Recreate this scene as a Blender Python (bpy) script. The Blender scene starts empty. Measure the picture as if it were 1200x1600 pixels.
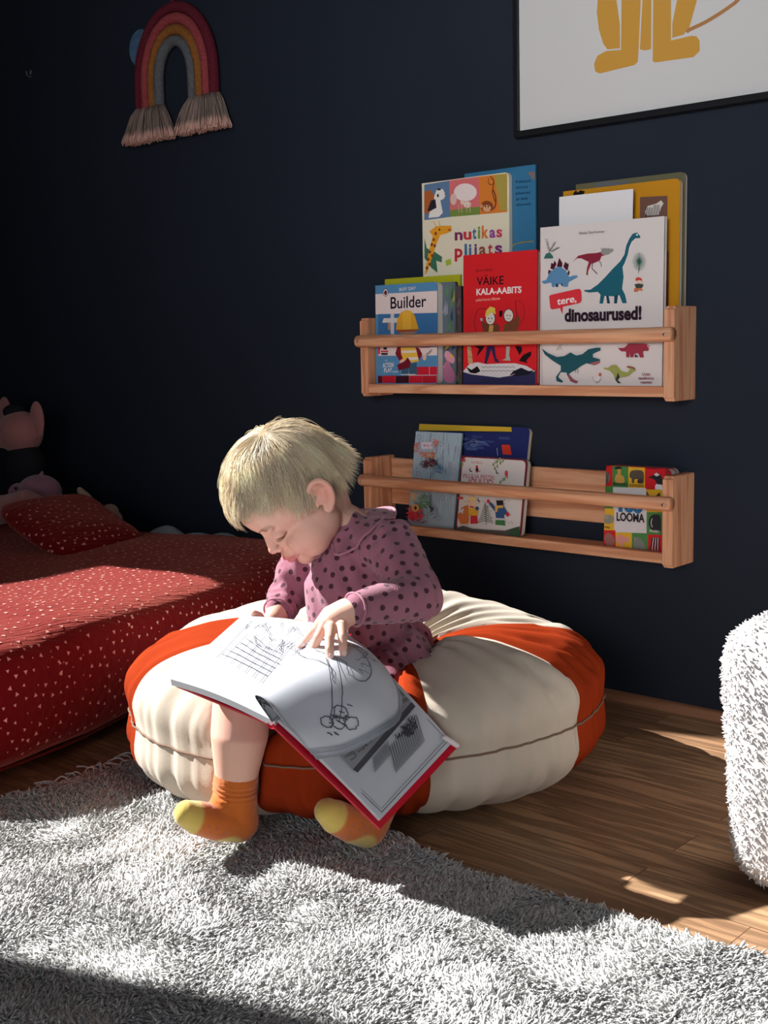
import bpy, bmesh, math, random
import numpy as np
from mathutils import Vector, Matrix
from mathutils.bvhtree import BVHTree
random.seed(7); rng = np.random.default_rng(7)
PI = math.pi
sc = bpy.context.scene
col = sc.collection

# ---------------------------------------------------------------- camera
CAM = np.array([0.0, -1.9306, 0.67]); FPX = 1919.0
def _rot(yaw, p, r):
    cy, sy, cp, sp, cr, sr = math.cos(yaw), math.sin(yaw), math.cos(p), math.sin(p), math.cos(r), math.sin(r)
    Ry = np.array([[cy, 0, sy], [0, 1, 0], [-sy, 0, cy]]); Rp = np.array([[1, 0, 0], [0, cp, -sp], [0, sp, cp]])
    Rr = np.array([[cr, -sr, 0], [sr, cr, 0], [0, 0, 1]])
    return Rr @ Rp @ Ry
_M = _rot(math.radians(42.02), math.radians(7.944), math.radians(-1.325))
_w = lambda v: np.array([v[0], v[2], -v[1]])
RIGHT = _w(_M.T @ np.array([1., 0, 0])); UP = -_w(_M.T @ np.array([0, 1., 0])); FWD = _w(_M.T @ np.array([0, 0, 1.]))
cd = bpy.data.cameras.new('camera'); cam = bpy.data.objects.new('camera', cd); col.objects.link(cam)
cd.sensor_fit = 'VERTICAL'; cd.sensor_height = 36.0; cd.lens = 36.0 * FPX / 1600.0; cd.clip_start = 0.02
cam.matrix_world = Matrix(((RIGHT[0], UP[0], -FWD[0], CAM[0]), (RIGHT[1], UP[1], -FWD[1], CAM[1]), (RIGHT[2], UP[2], -FWD[2], CAM[2]), (0, 0, 0, 1)))
sc.camera = cam

# ---------------------------------------------------------------- light
SUN_AZ, SUN_EL = math.radians(20), math.radians(38)
sd = bpy.data.lights.new('sun', 'SUN'); sun = bpy.data.objects.new('sun', sd); col.objects.link(sun)
sun.location = (-3.9, -3, 3)
sun.rotation_euler = Vector((-math.cos(SUN_AZ) * math.cos(SUN_EL), -math.sin(SUN_AZ) * math.cos(SUN_EL), math.sin(SUN_EL))).to_track_quat('Z', 'Y').to_euler()
sd.energy = 13.5; sd.angle = math.radians(0.6); sd.color = (1.0, 0.985, 0.96)
wd = bpy.data.worlds.new('world'); sc.world = wd; wd.use_nodes = True
wd.node_tree.nodes['Background'].inputs[0].default_value = (0.62, 0.72, 0.92, 1)
wd.node_tree.nodes['Background'].inputs[1].default_value = 0.10
# added low area fill behind the camera
ad = bpy.data.lights.new('low_fill', 'AREA'); ad.shape = 'RECTANGLE'; ad.size = 1.3; ad.size_y = .8; ad.energy = 9; ad.color = (0.93, .95, 1.0)
al = bpy.data.objects.new('low_fill', ad); col.objects.link(al); al.location = (.25, -3.1, .42)
al.rotation_euler = (Vector((-1.15, 0, .95)) - Vector(al.location)).to_track_quat('-Z', 'Y').to_euler()
ud = bpy.data.lights.new('upper_fill', 'AREA'); ud.shape = 'RECTANGLE'; ud.size = .9; ud.size_y = .7; ud.energy = 5.6; ud.color = (0.90, .96, 1.0)  # added narrow fill behind the camera, brightens the print and upper wall
ul = bpy.data.objects.new('upper_fill', ud); col.objects.link(ul); ul.location = (.05, -3.3, 1.25)
ul.rotation_euler = (Vector((-1.25, 0, 1.32)) - Vector(ul.location)).to_track_quat('-Z', 'Y').to_euler(); ud.spread = math.radians(48)
sc.view_settings.view_transform = 'Standard'; sc.view_settings.look = 'None'
sc.view_settings.exposure = 0.0; sc.view_settings.gamma = 1.0; sc.view_settings.use_curve_mapping = False

# ---------------------------------------------------------------- helpers
def ray(px, py): return FWD + RIGHT * (px - 600) / FPX - UP * (py - 800) / FPX
def A(px, py, dep): return CAM + ray(px, py) * dep
def onY(px, py, Y):
    d = ray(px, py); return CAM + d * ((Y - CAM[1]) / d[1])
def onX(px, py, X):
    d = ray(px, py); return CAM + d * ((X - CAM[0]) / d[0])
def onZ(px, py, Z):
    d = ray(px, py); return CAM + d * ((Z - CAM[2]) / d[2])
def unit(v):
    v = np.asarray(v, float); return v / max(np.linalg.norm(v), 1e-12)
def srgb(r, g, b): return tuple(((c / 255) / 12.92 if c / 255 <= .04045 else ((c / 255 + .055) / 1.055) ** 2.4) for c in (r, g, b))

_mats = {}
def mat(name, color, rough=.7, spec=.3, bump=0, bscale=200, var=0, vscale=8, sheen=0, metal=0, sss=0, attr=None, trans=0):
    key = name
    if key in _mats: return _mats[key]
    m = bpy.data.materials.new(name); m.use_nodes = True; nt = m.node_tree; b = nt.nodes['Principled BSDF']
    b.inputs['Base Color'].default_value = (*color, 1); b.inputs['Roughness'].default_value = rough
    b.inputs['Specular IOR Level'].default_value = spec; b.inputs['Metallic'].default_value = metal
    if sheen: b.inputs['Sheen Weight'].default_value = sheen; b.inputs['Sheen Roughness'].default_value = .4
    if sss:
        b.inputs['Subsurface Weight'].default_value = sss; b.inputs['Subsurface Radius'].default_value = (1, .35, .2); b.inputs['Subsurface Scale'].default_value = .006
    tc = nt.nodes.new('ShaderNodeTexCoord')
    src = None
    if attr:
        a = nt.nodes.new('ShaderNodeAttribute'); a.attribute_name = attr; src = a.outputs['Color']
        nt.links.new(src, b.inputs['Base Color'])
    if var:
        n = nt.nodes.new('ShaderNodeTexNoise'); n.inputs['Scale'].default_value = vscale; n.inputs['Detail'].default_value = 4
        nt.links.new(tc.outputs['Object'], n.inputs['Vector'])
        mr = nt.nodes.new('ShaderNodeMapRange'); mr.inputs[1].default_value = .3; mr.inputs[2].default_value = .7; mr.inputs[3].default_value = 1 - var; mr.inputs[4].default_value = 1 + var
        nt.links.new(n.outputs['Fac'], mr.inputs[0])
        mx = nt.nodes.new('ShaderNodeVectorMath'); mx.operation = 'SCALE'
        if src: nt.links.new(src, mx.inputs[0])
        else: mx.inputs[0].default_value = color
        nt.links.new(mr.outputs[0], mx.inputs['Scale']); nt.links.new(mx.outputs[0], b.inputs['Base Color'])
    if bump:
        n = nt.nodes.new('ShaderNodeTexNoise'); n.inputs['Scale'].default_value = bscale; n.inputs['Detail'].default_value = 3
        nt.links.new(tc.outputs['Object'], n.inputs['Vector'])
        bp = nt.nodes.new('ShaderNodeBump'); bp.inputs['Strength'].default_value = bump; bp.inputs['Distance'].default_value = .002
        nt.links.new(n.outputs['Fac'], bp.inputs['Height']); nt.links.new(bp.outputs[0], b.inputs['Normal'])
    _mats[key] = m; return m
def paint(rgb):
    return mat('paint_%d_%d_%d' % rgb, srgb(*rgb), rough=.45, spec=.35)

def wood_mat(name, c1, c2, axis, scale=1.0, rough=.55):
    m = bpy.data.materials.new(name); m.use_nodes = True; nt = m.node_tree; b = nt.nodes['Principled BSDF']
    tc = nt.nodes.new('ShaderNodeTexCoord'); mp = nt.nodes.new('ShaderNodeMapping')
    s = [26, 26, 26]; s[axis] = 1.6; mp.inputs['Scale'].default_value = [v * scale for v in s]
    nt.links.new(tc.outputs['Object'], mp.inputs[0])
    n = nt.nodes.new('ShaderNodeTexNoise'); n.inputs['Scale'].default_value = 1.0; n.inputs['Detail'].default_value = 5; n.inputs['Distortion'].default_value = .6
    nt.links.new(mp.outputs[0], n.inputs['Vector'])
    wv = nt.nodes.new('ShaderNodeMath'); wv.operation = 'MULTIPLY'; wv.inputs[1].default_value = 34
    nt.links.new(n.outputs['Fac'], wv.inputs[0]); sn = nt.nodes.new('ShaderNodeMath'); sn.operation = 'SINE'; nt.links.new(wv.outputs[0], sn.inputs[0])
    mr = nt.nodes.new('ShaderNodeMapRange'); mr.inputs[1].default_value = -1; mr.inputs[2].default_value = 1; nt.links.new(sn.outputs[0], mr.inputs[0])
    mx = nt.nodes.new('ShaderNodeMix'); mx.data_type = 'RGBA'; mx.inputs[6].default_value = (*c1, 1); mx.inputs[7].default_value = (*c2, 1)
    nt.links.new(mr.outputs[0], mx.inputs[0]); nt.links.new(mx.outputs[2], b.inputs['Base Color'])
    b.inputs['Roughness'].default_value = rough; b.inputs['Specular IOR Level'].default_value = .3
    return m

def link(name, me, parent=None, mats=None, smooth=False):
    o = bpy.data.objects.new(name, me); col.objects.link(o)
    if mats is not None:
        if len(me.materials): me.materials.clear()
        for m in (mats if isinstance(mats, (list, tuple)) else [mats]): me.materials.append(m)
    me.polygons.foreach_set('use_smooth', [bool(smooth)] * len(me.polygons))
    if parent is not None: o.parent = parent
    return o
def pyd(name, verts, faces, parent=None, mats=None, smooth=False):
    me = bpy.data.meshes.new(name); me.from_pydata([tuple(map(float, v)) for v in verts], [], faces); me.update()
    return link(name, me, parent, mats, smooth)
def bm_obj(name, bm, mats, parent=None, smooth=False):
    bmesh.ops.recalc_face_normals(bm, faces=bm.faces)
    me = bpy.data.meshes.new(name); bm.to_mesh(me); bm.free(); return link(name, me, parent, mats, smooth)
def tag(o, label=None, cat=None, group=None, kind=None):
    if label: o['label'] = label
    if cat: o['category'] = cat
    if group: o['group'] = group
    if kind: o['kind'] = kind
    return o
def empty(name, loc=(0, 0, 0), label=None, cat=None, group=None, mtx=None):
    o = bpy.data.objects.new(name, None); o.empty_display_size = .05; col.objects.link(o)
    if mtx is not None: o.matrix_world = mtx
    else: o.location = loc
    return tag(o, label, cat, group)
def box(bm, lo, hi, bev=0, seg=2, mi=0):
    g = bmesh.ops.create_cube(bm, size=1); vs = g['verts']
    for v in vs: v.co = Vector([(lo[i] + hi[i]) / 2 + v.co[i] * (hi[i] - lo[i]) for i in range(3)])
    fs = list({f for v in vs for f in v.link_faces})
    for f in fs: f.material_index = mi
    if bev: bmesh.ops.bevel(bm, geom=list({e for v in vs for e in v.link_edges}), offset=bev, segments=seg, affect='EDGES', profile=.5)
def box_obj(name, lo, hi, m, parent=None, bev=0, seg=2):
    bm = bmesh.new(); box(bm, lo, hi, bev, seg); return bm_obj(name, bm, m, parent, False)
def frame_of(d):
    d = unit(d); a = np.array([0, 0, 1.]) if abs(d[2]) < .9 else np.array([1., 0, 0])
    x = unit(np.cross(a, d)); return x, np.cross(d, x)
def tube_geo(pts, radii, seg=12, caps=True, base=0):
    """closed tapered tube with rounded caps"""
    pts = [np.asarray(p, float) for p in pts]; n = len(pts); V = []; F = []
    if np.isscalar(radii): radii = [radii] * n
    rings = []
    def tang(i):
        a = pts[max(i - 1, 0)]; b = pts[min(i + 1, n - 1)]; return unit(b - a)
    x, y = frame_of(tang(0)); spec = []
    if caps:
        t = tang(0)
        for k in (75, 50, 25): spec.append((pts[0] - t * radii[0] * math.sin(math.radians(k)), t, radii[0] * math.cos(math.radians(k))))
    for i in range(n): spec.append((pts[i], tang(i), radii[i]))
    if caps:
        t = tang(n - 1)
        for k in (25, 50, 75): spec.append((pts[-1] + t * radii[-1] * math.sin(math.radians(k)), t, radii[-1] * math.cos(math.radians(k))))
    for c, t, r in spec:
        x = unit(x - t * (x @ t)); y = np.cross(t, x)
        rings.append(base + len(V))
        for k in range(seg):
            a = 2 * PI * k / seg; V.append(c + (x * math.cos(a) + y * math.sin(a)) * r)
    for a, b in zip(rings[:-1], rings[1:]):
        for k in range(seg): k2 = (k + 1) % seg; F.append((a + k, a + k2, b + k2, b + k))
    F.append(tuple(rings[0] + k for k in range(seg))[::-1]); F.append(tuple(rings[-1] + k for k in range(seg)))
    return V, F
def catmull(P, n):
    P = [np.asarray(p, float) for p in P]; out = []
    Q = [2 * P[0] - P[1]] + P + [2 * P[-1] - P[-2]]
    for i in range(1, len(Q) - 2):
        for k in range(n):
            t = k / n; a, b, c, d = Q[i - 1:i + 3]
            out.append(.5 * ((2 * b) + (c - a) * t + (2 * a - 5 * b + 4 * c - d) * t * t + (3 * b - a - 3 * c + d) * t ** 3))
    out.append(P[-1]); return out
class Geo:
    def __init__(s): s.V = []; s.F = []; s.MI = []
    def add(s, V, F, mi=0):
        b = len(s.V); s.V += [tuple(map(float, v)) for v in V]; s.F += [tuple(i + b for i in f) for f in F]; s.MI += [mi] * len(F); return s
    def tube(s, pts, r, seg=12, mi=0, caps=True): V, F = tube_geo(pts, r, seg, caps); return s.add(V, F, mi)
    def ell(s, c, r, R=None, seg=20, ring=12, mi=0):
        V = []; F = []; c = np.asarray(c, float); r = np.ones(3) * np.asarray(r, float); R = np.eye(3) if R is None else np.asarray(R)
        for i in range(ring + 1):
            ph = PI * i / ring
            for k in range(seg):
                a = 2 * PI * k / seg
                V.append(c + R @ (r * np.array([math.sin(ph) * math.cos(a), math.sin(ph) * math.sin(a), math.cos(ph)])))
        for i in range(ring):
            for k in range(seg):
                k2 = (k + 1) % seg; q = (i * seg + k, (i + 1) * seg + k, (i + 1) * seg + k2, i * seg + k2)
                F.append(q)
        return s.add(V, F, mi)
    def build(s, name, mats, parent=None, smooth=True):
        me = bpy.data.meshes.new(name); me.from_pydata(s.V, [], s.F); me.update()
        me.polygons.foreach_set('material_index', s.MI)
        bm = bmesh.new(); bm.from_mesh(me); bmesh.ops.remove_doubles(bm, verts=bm.verts, dist=1e-7); bmesh.ops.recalc_face_normals(bm, faces=bm.faces); bm.to_mesh(me); bm.free()
        return link(name, me, parent, mats, smooth)
def remesh(geo, name, voxel, smooth_it, mats, parent=None, fac=.5):
    t = geo.build('tmp', mats); 
    m = t.modifiers.new('r', 'REMESH'); m.mode = 'VOXEL'; m.voxel_size = voxel; m.adaptivity = 0
    if smooth_it: s = t.modifiers.new('s', 'SMOOTH'); s.factor = fac; s.iterations = smooth_it
    dg = bpy.context.evaluated_depsgraph_get(); me = bpy.data.meshes.new_from_object(t.evaluated_get(dg)); me.name = name
    old = t.data; bpy.data.objects.remove(t); bpy.data.meshes.remove(old)
    return link(name, me, parent, mats, True)
def verts_np(me):
    a = np.empty(len(me.vertices) * 3); me.vertices.foreach_get('co', a); return a.reshape(-1, 3)
def normals_np(me):
    a = np.empty(len(me.vertices) * 3); me.vertices.foreach_get('normal', a); return a.reshape(-1, 3)
def set_verts(me, V): me.vertices.foreach_set('co', V.astype(np.float32).ravel()); me.update()
def set_color(me, name, C):
    at = me.color_attributes.new(name, 'FLOAT_COLOR', 'POINT'); C = np.concatenate([C, np.ones((len(C), 1))], 1); at.data.foreach_set('color', C.astype(np.float32).ravel())
def smooth_noise(P, scale, seed=0):
    r = np.random.default_rng(seed); out = np.zeros(len(P))
    for k in range(8):
        d = r.normal(size=3); d /= np.linalg.norm(d); out += np.sin(P @ d * scale * r.uniform(.5, 1.6) + r.uniform(0, 6.28))
    return out / 4
def grid_obj(name, fn, nu, nv, mats, parent=None, smooth=True, wrap=False, matfn=None):
    V = [fn(i / nu, j / nv) for j in range(nv + 1) for i in range(nu + (0 if wrap else 1))]
    w = nu if wrap else nu + 1
    F = []
    for j in range(nv):
        for i in range(nu):
            i2 = (i + 1) % w; F.append((j * w + i, j * w + i2, (j + 1) * w + i2, (j + 1) * w + i))
    o = pyd(name, V, F, parent, mats, smooth)
    return o
def tufts(name, P, N, L, rad, bend, mats, parent=None, levels=3):
    """short curled locks of yarn: each a bent three-sided cone"""
    n = len(P); T = np.cross(N, rng.normal(size=(n, 3))); T /= np.linalg.norm(T, axis=1, keepdims=True); B = np.cross(N, T)
    L = np.broadcast_to(L, n)[:, None]; rad = np.broadcast_to(rad, n)[:, None]
    V = np.empty((n, 3 * levels + 1, 3))
    cur = P.copy() - N * .002; d = N.copy()
    for k in range(levels):
        w = rad * (1 - .22 * k)
        for j in range(3):
            a = 2 * PI * j / 3; V[:, k * 3 + j] = cur + (T * math.cos(a) + B * math.sin(a)) * w
        d = d + bend * (k + 1) * .8; d /= np.linalg.norm(d, axis=1, keepdims=True); cur = cur + d * L / levels
    V[:, -1] = cur
    base = (np.arange(n) * (3 * levels + 1))[:, None]
    quads = []
    for k in range(levels - 1):
        for j in range(3): quads.append([k * 3 + j, k * 3 + (j + 1) % 3, (k + 1) * 3 + (j + 1) % 3, (k + 1) * 3 + j])
    tris = [[(levels - 1) * 3 + j, (levels - 1) * 3 + (j + 1) % 3, 3 * levels] for j in range(3)]
    Q = (base[:, :, None] + np.array(quads)[None]).reshape(-1, 4); Tr = (base[:, :, None] + np.array(tris)[None]).reshape(-1, 3)
    return raw_mesh(name, V.reshape(-1, 3), Q, Tr, mats, parent)
def raw_mesh(name, V, Q, Tr, mats, parent=None):
    me = bpy.data.meshes.new(name); me.vertices.add(len(V)); me.vertices.foreach_set('co', V.astype(np.float32).ravel())
    nl = Q.size + Tr.size; me.loops.add(nl); me.loops.foreach_set('vertex_index', np.concatenate([Q.ravel(), Tr.ravel()]).astype(np.int32))
    npoly = len(Q) + len(Tr); me.polygons.add(npoly)
    starts = np.concatenate([np.arange(len(Q)) * 4, Q.size + np.arange(len(Tr)) * 3]).astype(np.int32)
    me.polygons.foreach_set('loop_start', starts)
    me.update(calc_edges=True); me.validate()
    return link(name, me, parent, mats, True)
def mesh_from_text(s, size, bold=0.0, align='LEFT'):
    c = bpy.data.curves.new('t', 'FONT'); c.body = s; c.size = size; c.offset = bold; c.align_x = align; c.resolution_u = 4
    o = bpy.data.objects.new('t', c); col.objects.link(o)
    dg = bpy.context.evaluated_depsgraph_get(); dg.update(); me = bpy.data.meshes.new_from_object(o.evaluated_get(dg))
    V = [tuple(v.co) for v in me.vertices]; F = [tuple(p.vertices) for p in me.polygons]
    bpy.data.objects.remove(o); bpy.data.curves.remove(c); bpy.data.meshes.remove(me)
    return V, F

# ================================================================ SETTING
wall_m = mat('navy_wall_paint', (.0125, .018, .030), rough=.75, spec=.25, bump=.15, bscale=350, var=.08, vscale=3)
white_m = mat('white_wall_paint', (.7, .68, .64), rough=.8)
XL = -3.40; ROOM_R = 1.3; ROOM_F = -3.6; CE = 2.85
def structure(o): return tag(o, kind='structure')
structure(box_obj('wall_back', (XL - .1, 0, 0), (ROOM_R, .1, CE), wall_m))
WY0, WY1, WZ0, WZ1 = -2.12, -1.00, 1.36, 2.79
bm = bmesh.new()
box(bm, (XL - .1, ROOM_F, 0), (XL, WY0, CE)); box(bm, (XL - .1, WY1, 0), (XL, 0, CE)); box(bm, (XL - .1, WY0, 0), (XL, WY1, WZ0)); box(bm, (XL - .1, WY0, WZ1), (XL, WY1, CE))
structure(bm_obj('wall_left', bm, wall_m))
bm = bmesh.new()
for lo, hi in (((XL - .08, WY0 - .01, WZ0 - .05), (XL + .01, WY1 + .01, WZ0)), ((XL - .08, WY0 - .01, WZ1), (XL + .01, WY1 + .01, WZ1 + .05)), ((XL - .08, WY0 - .05, WZ0), (XL + .01, WY0, WZ1)), ((XL - .08, WY1, WZ0), (XL + .01, WY1 + .05, WZ1))): box(bm, lo, hi, .004)
structure(bm_obj('window_1', bm, white_m))
structure(box_obj('ceiling', (XL - .1, ROOM_F, CE), (ROOM_R, .1, CE + .1), white_m))

# parquet
m = bpy.data.materials.new('oak_parquet'); m.use_nodes = True; nt = m.node_tree; b = nt.nodes['Principled BSDF']
tc = nt.nodes.new('ShaderNodeTexCoord')
br = nt.nodes.new('ShaderNodeTexBrick'); br.offset = .37; br.offset_frequency = 2; br.inputs['Scale'].default_value = 1
br.inputs['Brick Width'].default_value = .46; br.inputs['Row Height'].default_value = .066; br.inputs['Mortar Size'].default_value = .0007; br.inputs['Mortar Smooth'].default_value = .3
br.inputs['Color1'].default_value = (.43, .26, .145, 1); br.inputs['Color2'].default_value = (.27, .145, .078, 1); br.inputs['Mortar'].default_value = (.10, .05, .025, 1); br.inputs['Bias'].default_value = -.1
mp0 = nt.nodes.new('ShaderNodeMapping'); mp0.inputs['Location'].default_value = (.12, .02, 0); nt.links.new(tc.outputs['Object'], mp0.inputs[0]); nt.links.new(mp0.outputs[0], br.inputs['Vector'])
mp = nt.nodes.new('ShaderNodeMapping'); mp.inputs['Scale'].default_value = (3, 42, 3)
vadd = nt.nodes.new('ShaderNodeVectorMath'); vadd.operation = 'ADD'; vs = nt.nodes.new('ShaderNodeVectorMath'); vs.operation = 'SCALE'; vs.inputs['Scale'].default_value = 3.0
nt.links.new(br.outputs['Color'], vs.inputs[0]); nt.links.new(tc.outputs['Object'], vadd.inputs[0]); nt.links.new(vs.outputs[0], vadd.inputs[1]); nt.links.new(vadd.outputs[0], mp.inputs[0])
n1 = nt.nodes.new('ShaderNodeTexNoise'); n1.inputs['Scale'].default_value = 1.2; n1.inputs['Detail'].default_value = 6; n1.inputs['Distortion'].default_value = .5
nt.links.new(mp.outputs[0], n1.inputs['Vector'])
s1 = nt.nodes.new('ShaderNodeMath'); s1.operation = 'MULTIPLY'; s1.inputs[1].default_value = 22; nt.links.new(n1.outputs['Fac'], s1.inputs[0])
s2 = nt.nodes.new('ShaderNodeMath'); s2.operation = 'SINE'; nt.links.new(s1.outputs[0], s2.inputs[0])
mr = nt.nodes.new('ShaderNodeMapRange'); mr.inputs[1].default_value = -1; mr.inputs[2].default_value = 1; mr.inputs[3].default_value = .60; mr.inputs[4].default_value = 1.12; nt.links.new(s2.outputs[0], mr.inputs[0])
vm = nt.nodes.new('ShaderNodeVectorMath'); vm.operation = 'SCALE'; nt.links.new(br.outputs['Color'], vm.inputs[0]); nt.links.new(mr.outputs[0], vm.inputs['Scale']); nt.links.new(vm.outputs[0], b.inputs['Base Color'])
b.inputs['Roughness'].default_value = .38; b.inputs['Specular IOR Level'].default_value = .35
floor_m = m
structure(box_obj('floor', (XL - .1, ROOM_F, -.1), (ROOM_R, .1, 0), floor_m))
# quarter-round strip along the back wall
trim_m = wood_mat('trim_wood', (.24, .11, .06), (.33, .16, .09), 0, .5)
g = []
for x in (XL, ROOM_R):
    g += [(x, -.0005, .0), (x, -.016, .0)] + [(x, -.016 * math.cos(a), .016 * math.sin(a)) for a in np.linspace(.1, PI / 2, 6)] + [(x, -.0005, .016)]
n = len(g) // 2
structure(pyd('trim_1', g, [(k, (k + 1) % n, n + (k + 1) % n, n + k) for k in range(n)] + [tuple(range(n))[::-1], tuple(range(n, 2 * n))], None, trim_m))

# ================================================================ WALL SHELVES
pine = wood_mat('pine_along', srgb(224, 166, 128), srgb(200, 134, 98), 0, 1.1)
pine_v = wood_mat('pine_upright', srgb(224, 166, 128), srgb(196, 130, 94), 2, 1.1)
steel = mat('screw_steel', (.5, .5, .5), rough=.3, metal=1)
dark_m = mat('dark_hole', (.02, .02, .02))
SX0, SX1 = -1.724, -1.0134
def shelf(z0, label):
    e = empty('wall_shelf', ((SX0 + SX1) / 2, 0, z0), label, 'shelf', 'pine wall shelves')
    L = SX1 - SX0; h = L / 2; t = .019
    for s in (-1, 1):
        x0 = -h if s < 0 else h - t
        bm = bmesh.new(); box(bm, (x0, -.079, 0), (x0 + t, -.0005, .158))
        ed = [q for q in bm.edges if all(v.co.y < -.07 for v in q.verts) and abs(q.verts[0].co.z - q.verts[1].co.z) < .01]
        bmesh.ops.bevel(bm, geom=ed, offset=.006, segments=3, affect='EDGES')
        bmesh.ops.bevel(bm, geom=[q for q in bm.edges if q.calc_length() > .03], offset=.0016, segments=2, affect='EDGES')
        bm_obj('side_panel', bm, pine_v, e)
    box_obj('bottom_rail', (-h + t, -.0775, .007), (h - t, -.062, .025), pine, e, .0015)
    box_obj('bottom_slat', (-h + t, -.056, .007), (h - t, -.014, .023), pine, e, .0015)
    box_obj('back_board', (-h + t, -.013, .056), (h - t, -.001, .152), pine, e, .002)
    g = Geo(); V = [(-h - .002, -.084, .1115), (h + .0005, -.084, .1115)]
    # dowel with softly rounded ends
    P = [(-h - .002 + .0, -.083, .1115), (-h + .001, -.083, .1115), (h - .002, -.083, .1115), (h + .001, -.083, .1115)]
    V2, F2 = tube_geo(P, [.0112, .0122, .0122, .0112], 28, caps=False); g.add(V2, F2); g.build('front_dowel', pine, e)
    for s in (-1, 1):
        sx = s * (h - .009)
        q = Geo(); V2, F2 = tube_geo([(sx, -.0935, .1115), (sx, -.0957, .1115)], [.0028, .0024], 12, caps=False); q.add(V2, F2, 0)
        V2, F2 = tube_geo([(sx, -.0956, .1115), (sx, -.0960, .1115)], [.0011, .0009], 6, caps=False); q.add(V2, F2, 1); q.build('screw', [steel, dark_m], e)
    return e
shelf(.558, 'upper pine wall shelf crowded with picture books under the framed print', )
shelf(.274, 'lower pine wall shelf with few books and bare back board')
SHT_U, SHT_L = .558 + .0235, .274 + .0235

# ================================================================ BOOK MAKING
class Art:
    """flat coloured printing laid on a cover; coordinates come in photo pixels or in cover metres"""
    def __init__(s, conv): s.conv = conv; s.V = []; s.F = []; s.C = []; s.cols = []; s.layer = 0
    def ci(s, c):
        if c not in s.cols: s.cols.append(c)
        return s.cols.index(c)
    def put(s, P, F, c):
        def orient(f):
            ar = sum(P[f[i]][0] * P[f[(i + 1) % len(f)]][1] - P[f[(i + 1) % len(f)]][0] * P[f[i]][1] for i in range(len(f)))
            return f if ar > 0 else tuple(f)[::-1]
        F = [orient(f) for f in F]
        s.layer += 1; b = len(s.V); z = -.00025 - .00003 * s.layer
        for p in P: s.V.append((p[0], z, p[1]))
        for f in F: s.F.append(tuple(i + b for i in f)); s.C.append(s.ci(c))
    def poly(s, pts, c, raw=False):
        P = [p if raw else s.conv(*p) for p in pts]
        # triangulate through bmesh for concave outlines
        bm = bmesh.new(); vs = [bm.verts.new((p[0], 0, p[1])) for p in P]
        try:
            f = bm.faces.new(vs); f.normal_update(); r = bmesh.ops.triangulate(bm, faces=[f]); bm.verts.index_update()
            s.put([(v.co.x, v.co.z) for v in bm.verts], [tuple(v.index for v in f.verts) for f in bm.faces], c)
        except Exception: pass
        bm.free()
    def smooth(s, pts, c, n=5, raw=False):
        P = [np.array(p, float) for p in pts]; Q = catmull(P[-1:] + P + P[:2], n)[n:-n - 1]
        s.poly([tuple(q) for q in Q], c, raw)
    def line(s, pts, w, c, raw=False, sm=0):
        P = [np.array(p if raw else s.conv(*p), float) for p in pts]
        if sm: P = catmull(P, sm)
        V = []; 
        for i, p in enumerate(P):
            t = unit(P[min(i + 1, len(P) - 1)] - P[max(i - 1, 0)]); nn = np.array([-t[1], t[0]]); V += [p + nn * w / 2, p - nn * w / 2]
        s.put(V, [(2 * i, 2 * i + 1, 2 * i + 3, 2 * i + 2) for i in range(len(P) - 1)], c)
    def ell(s, x, y, rx, ry, c, n=18, raw=False, rot=0):
        pts = [(x + rx * math.cos(a) * math.cos(rot) - ry * math.sin(a) * math.sin(rot), y + rx * math.cos(a) * math.sin(rot) + ry * math.sin(a) * math.cos(rot)) for a in np.linspace(0, 2 * PI, n, endpoint=False)]
        s.poly(pts, c, raw)
    def text(s, txt, x0, y0, x1, y1, hpx, c, bold=0, sy=None):
        """baseline from (x0,y0) to (x1,y1) in pixels, cap height hpx"""
        V, F = mesh_from_text(txt, 1.0, bold)
        if not V: return
        xs = [v[0] for v in V]; w = max(xs) - min(xs); mn = min(xs)
        a = np.array(s.conv(x0, y0)); b_ = np.array(s.conv(x1, y1)); top = np.array(s.conv(x0, y0 - hpx)); d = (b_ - a) / w; up = (top - a) / .70
        s.put([a + d * (v[0] - mn) + up * v[1] for v in V], F, c)
def rrect(w, h, r, n=5, corners='1111'):
    pts = []
    for k, (cx, cy, a0) in enumerate(((w - r, h - r, 0), (r, h - r, 90), (r, r, 180), (w - r, r, 270))):
        if corners[k] == '1':
            for i in range(n + 1):
                a = math.radians(a0 + 90 * i / n); pts.append((cx + r * math.cos(a), cy + r * math.sin(a)))
        else: pts.append([(w, h), (0, h), (0, 0), (w, 0)][k])
    return pts
def slab_geo(pts, y0, y1, bev=.0004):
    n = len(pts); V = [(x, y0, z) for x, z in pts] + [(x, y1, z) for x, z in pts]
    F = [tuple(range(n)), tuple(range(2 * n - 1, n - 1, -1))] + [(k, n + k, n + (k + 1) % n, (k + 1) % n) for k in range(n)]
    return V, F
page_m = mat('page_edges', srgb(214, 206, 194), rough=.8)
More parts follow.
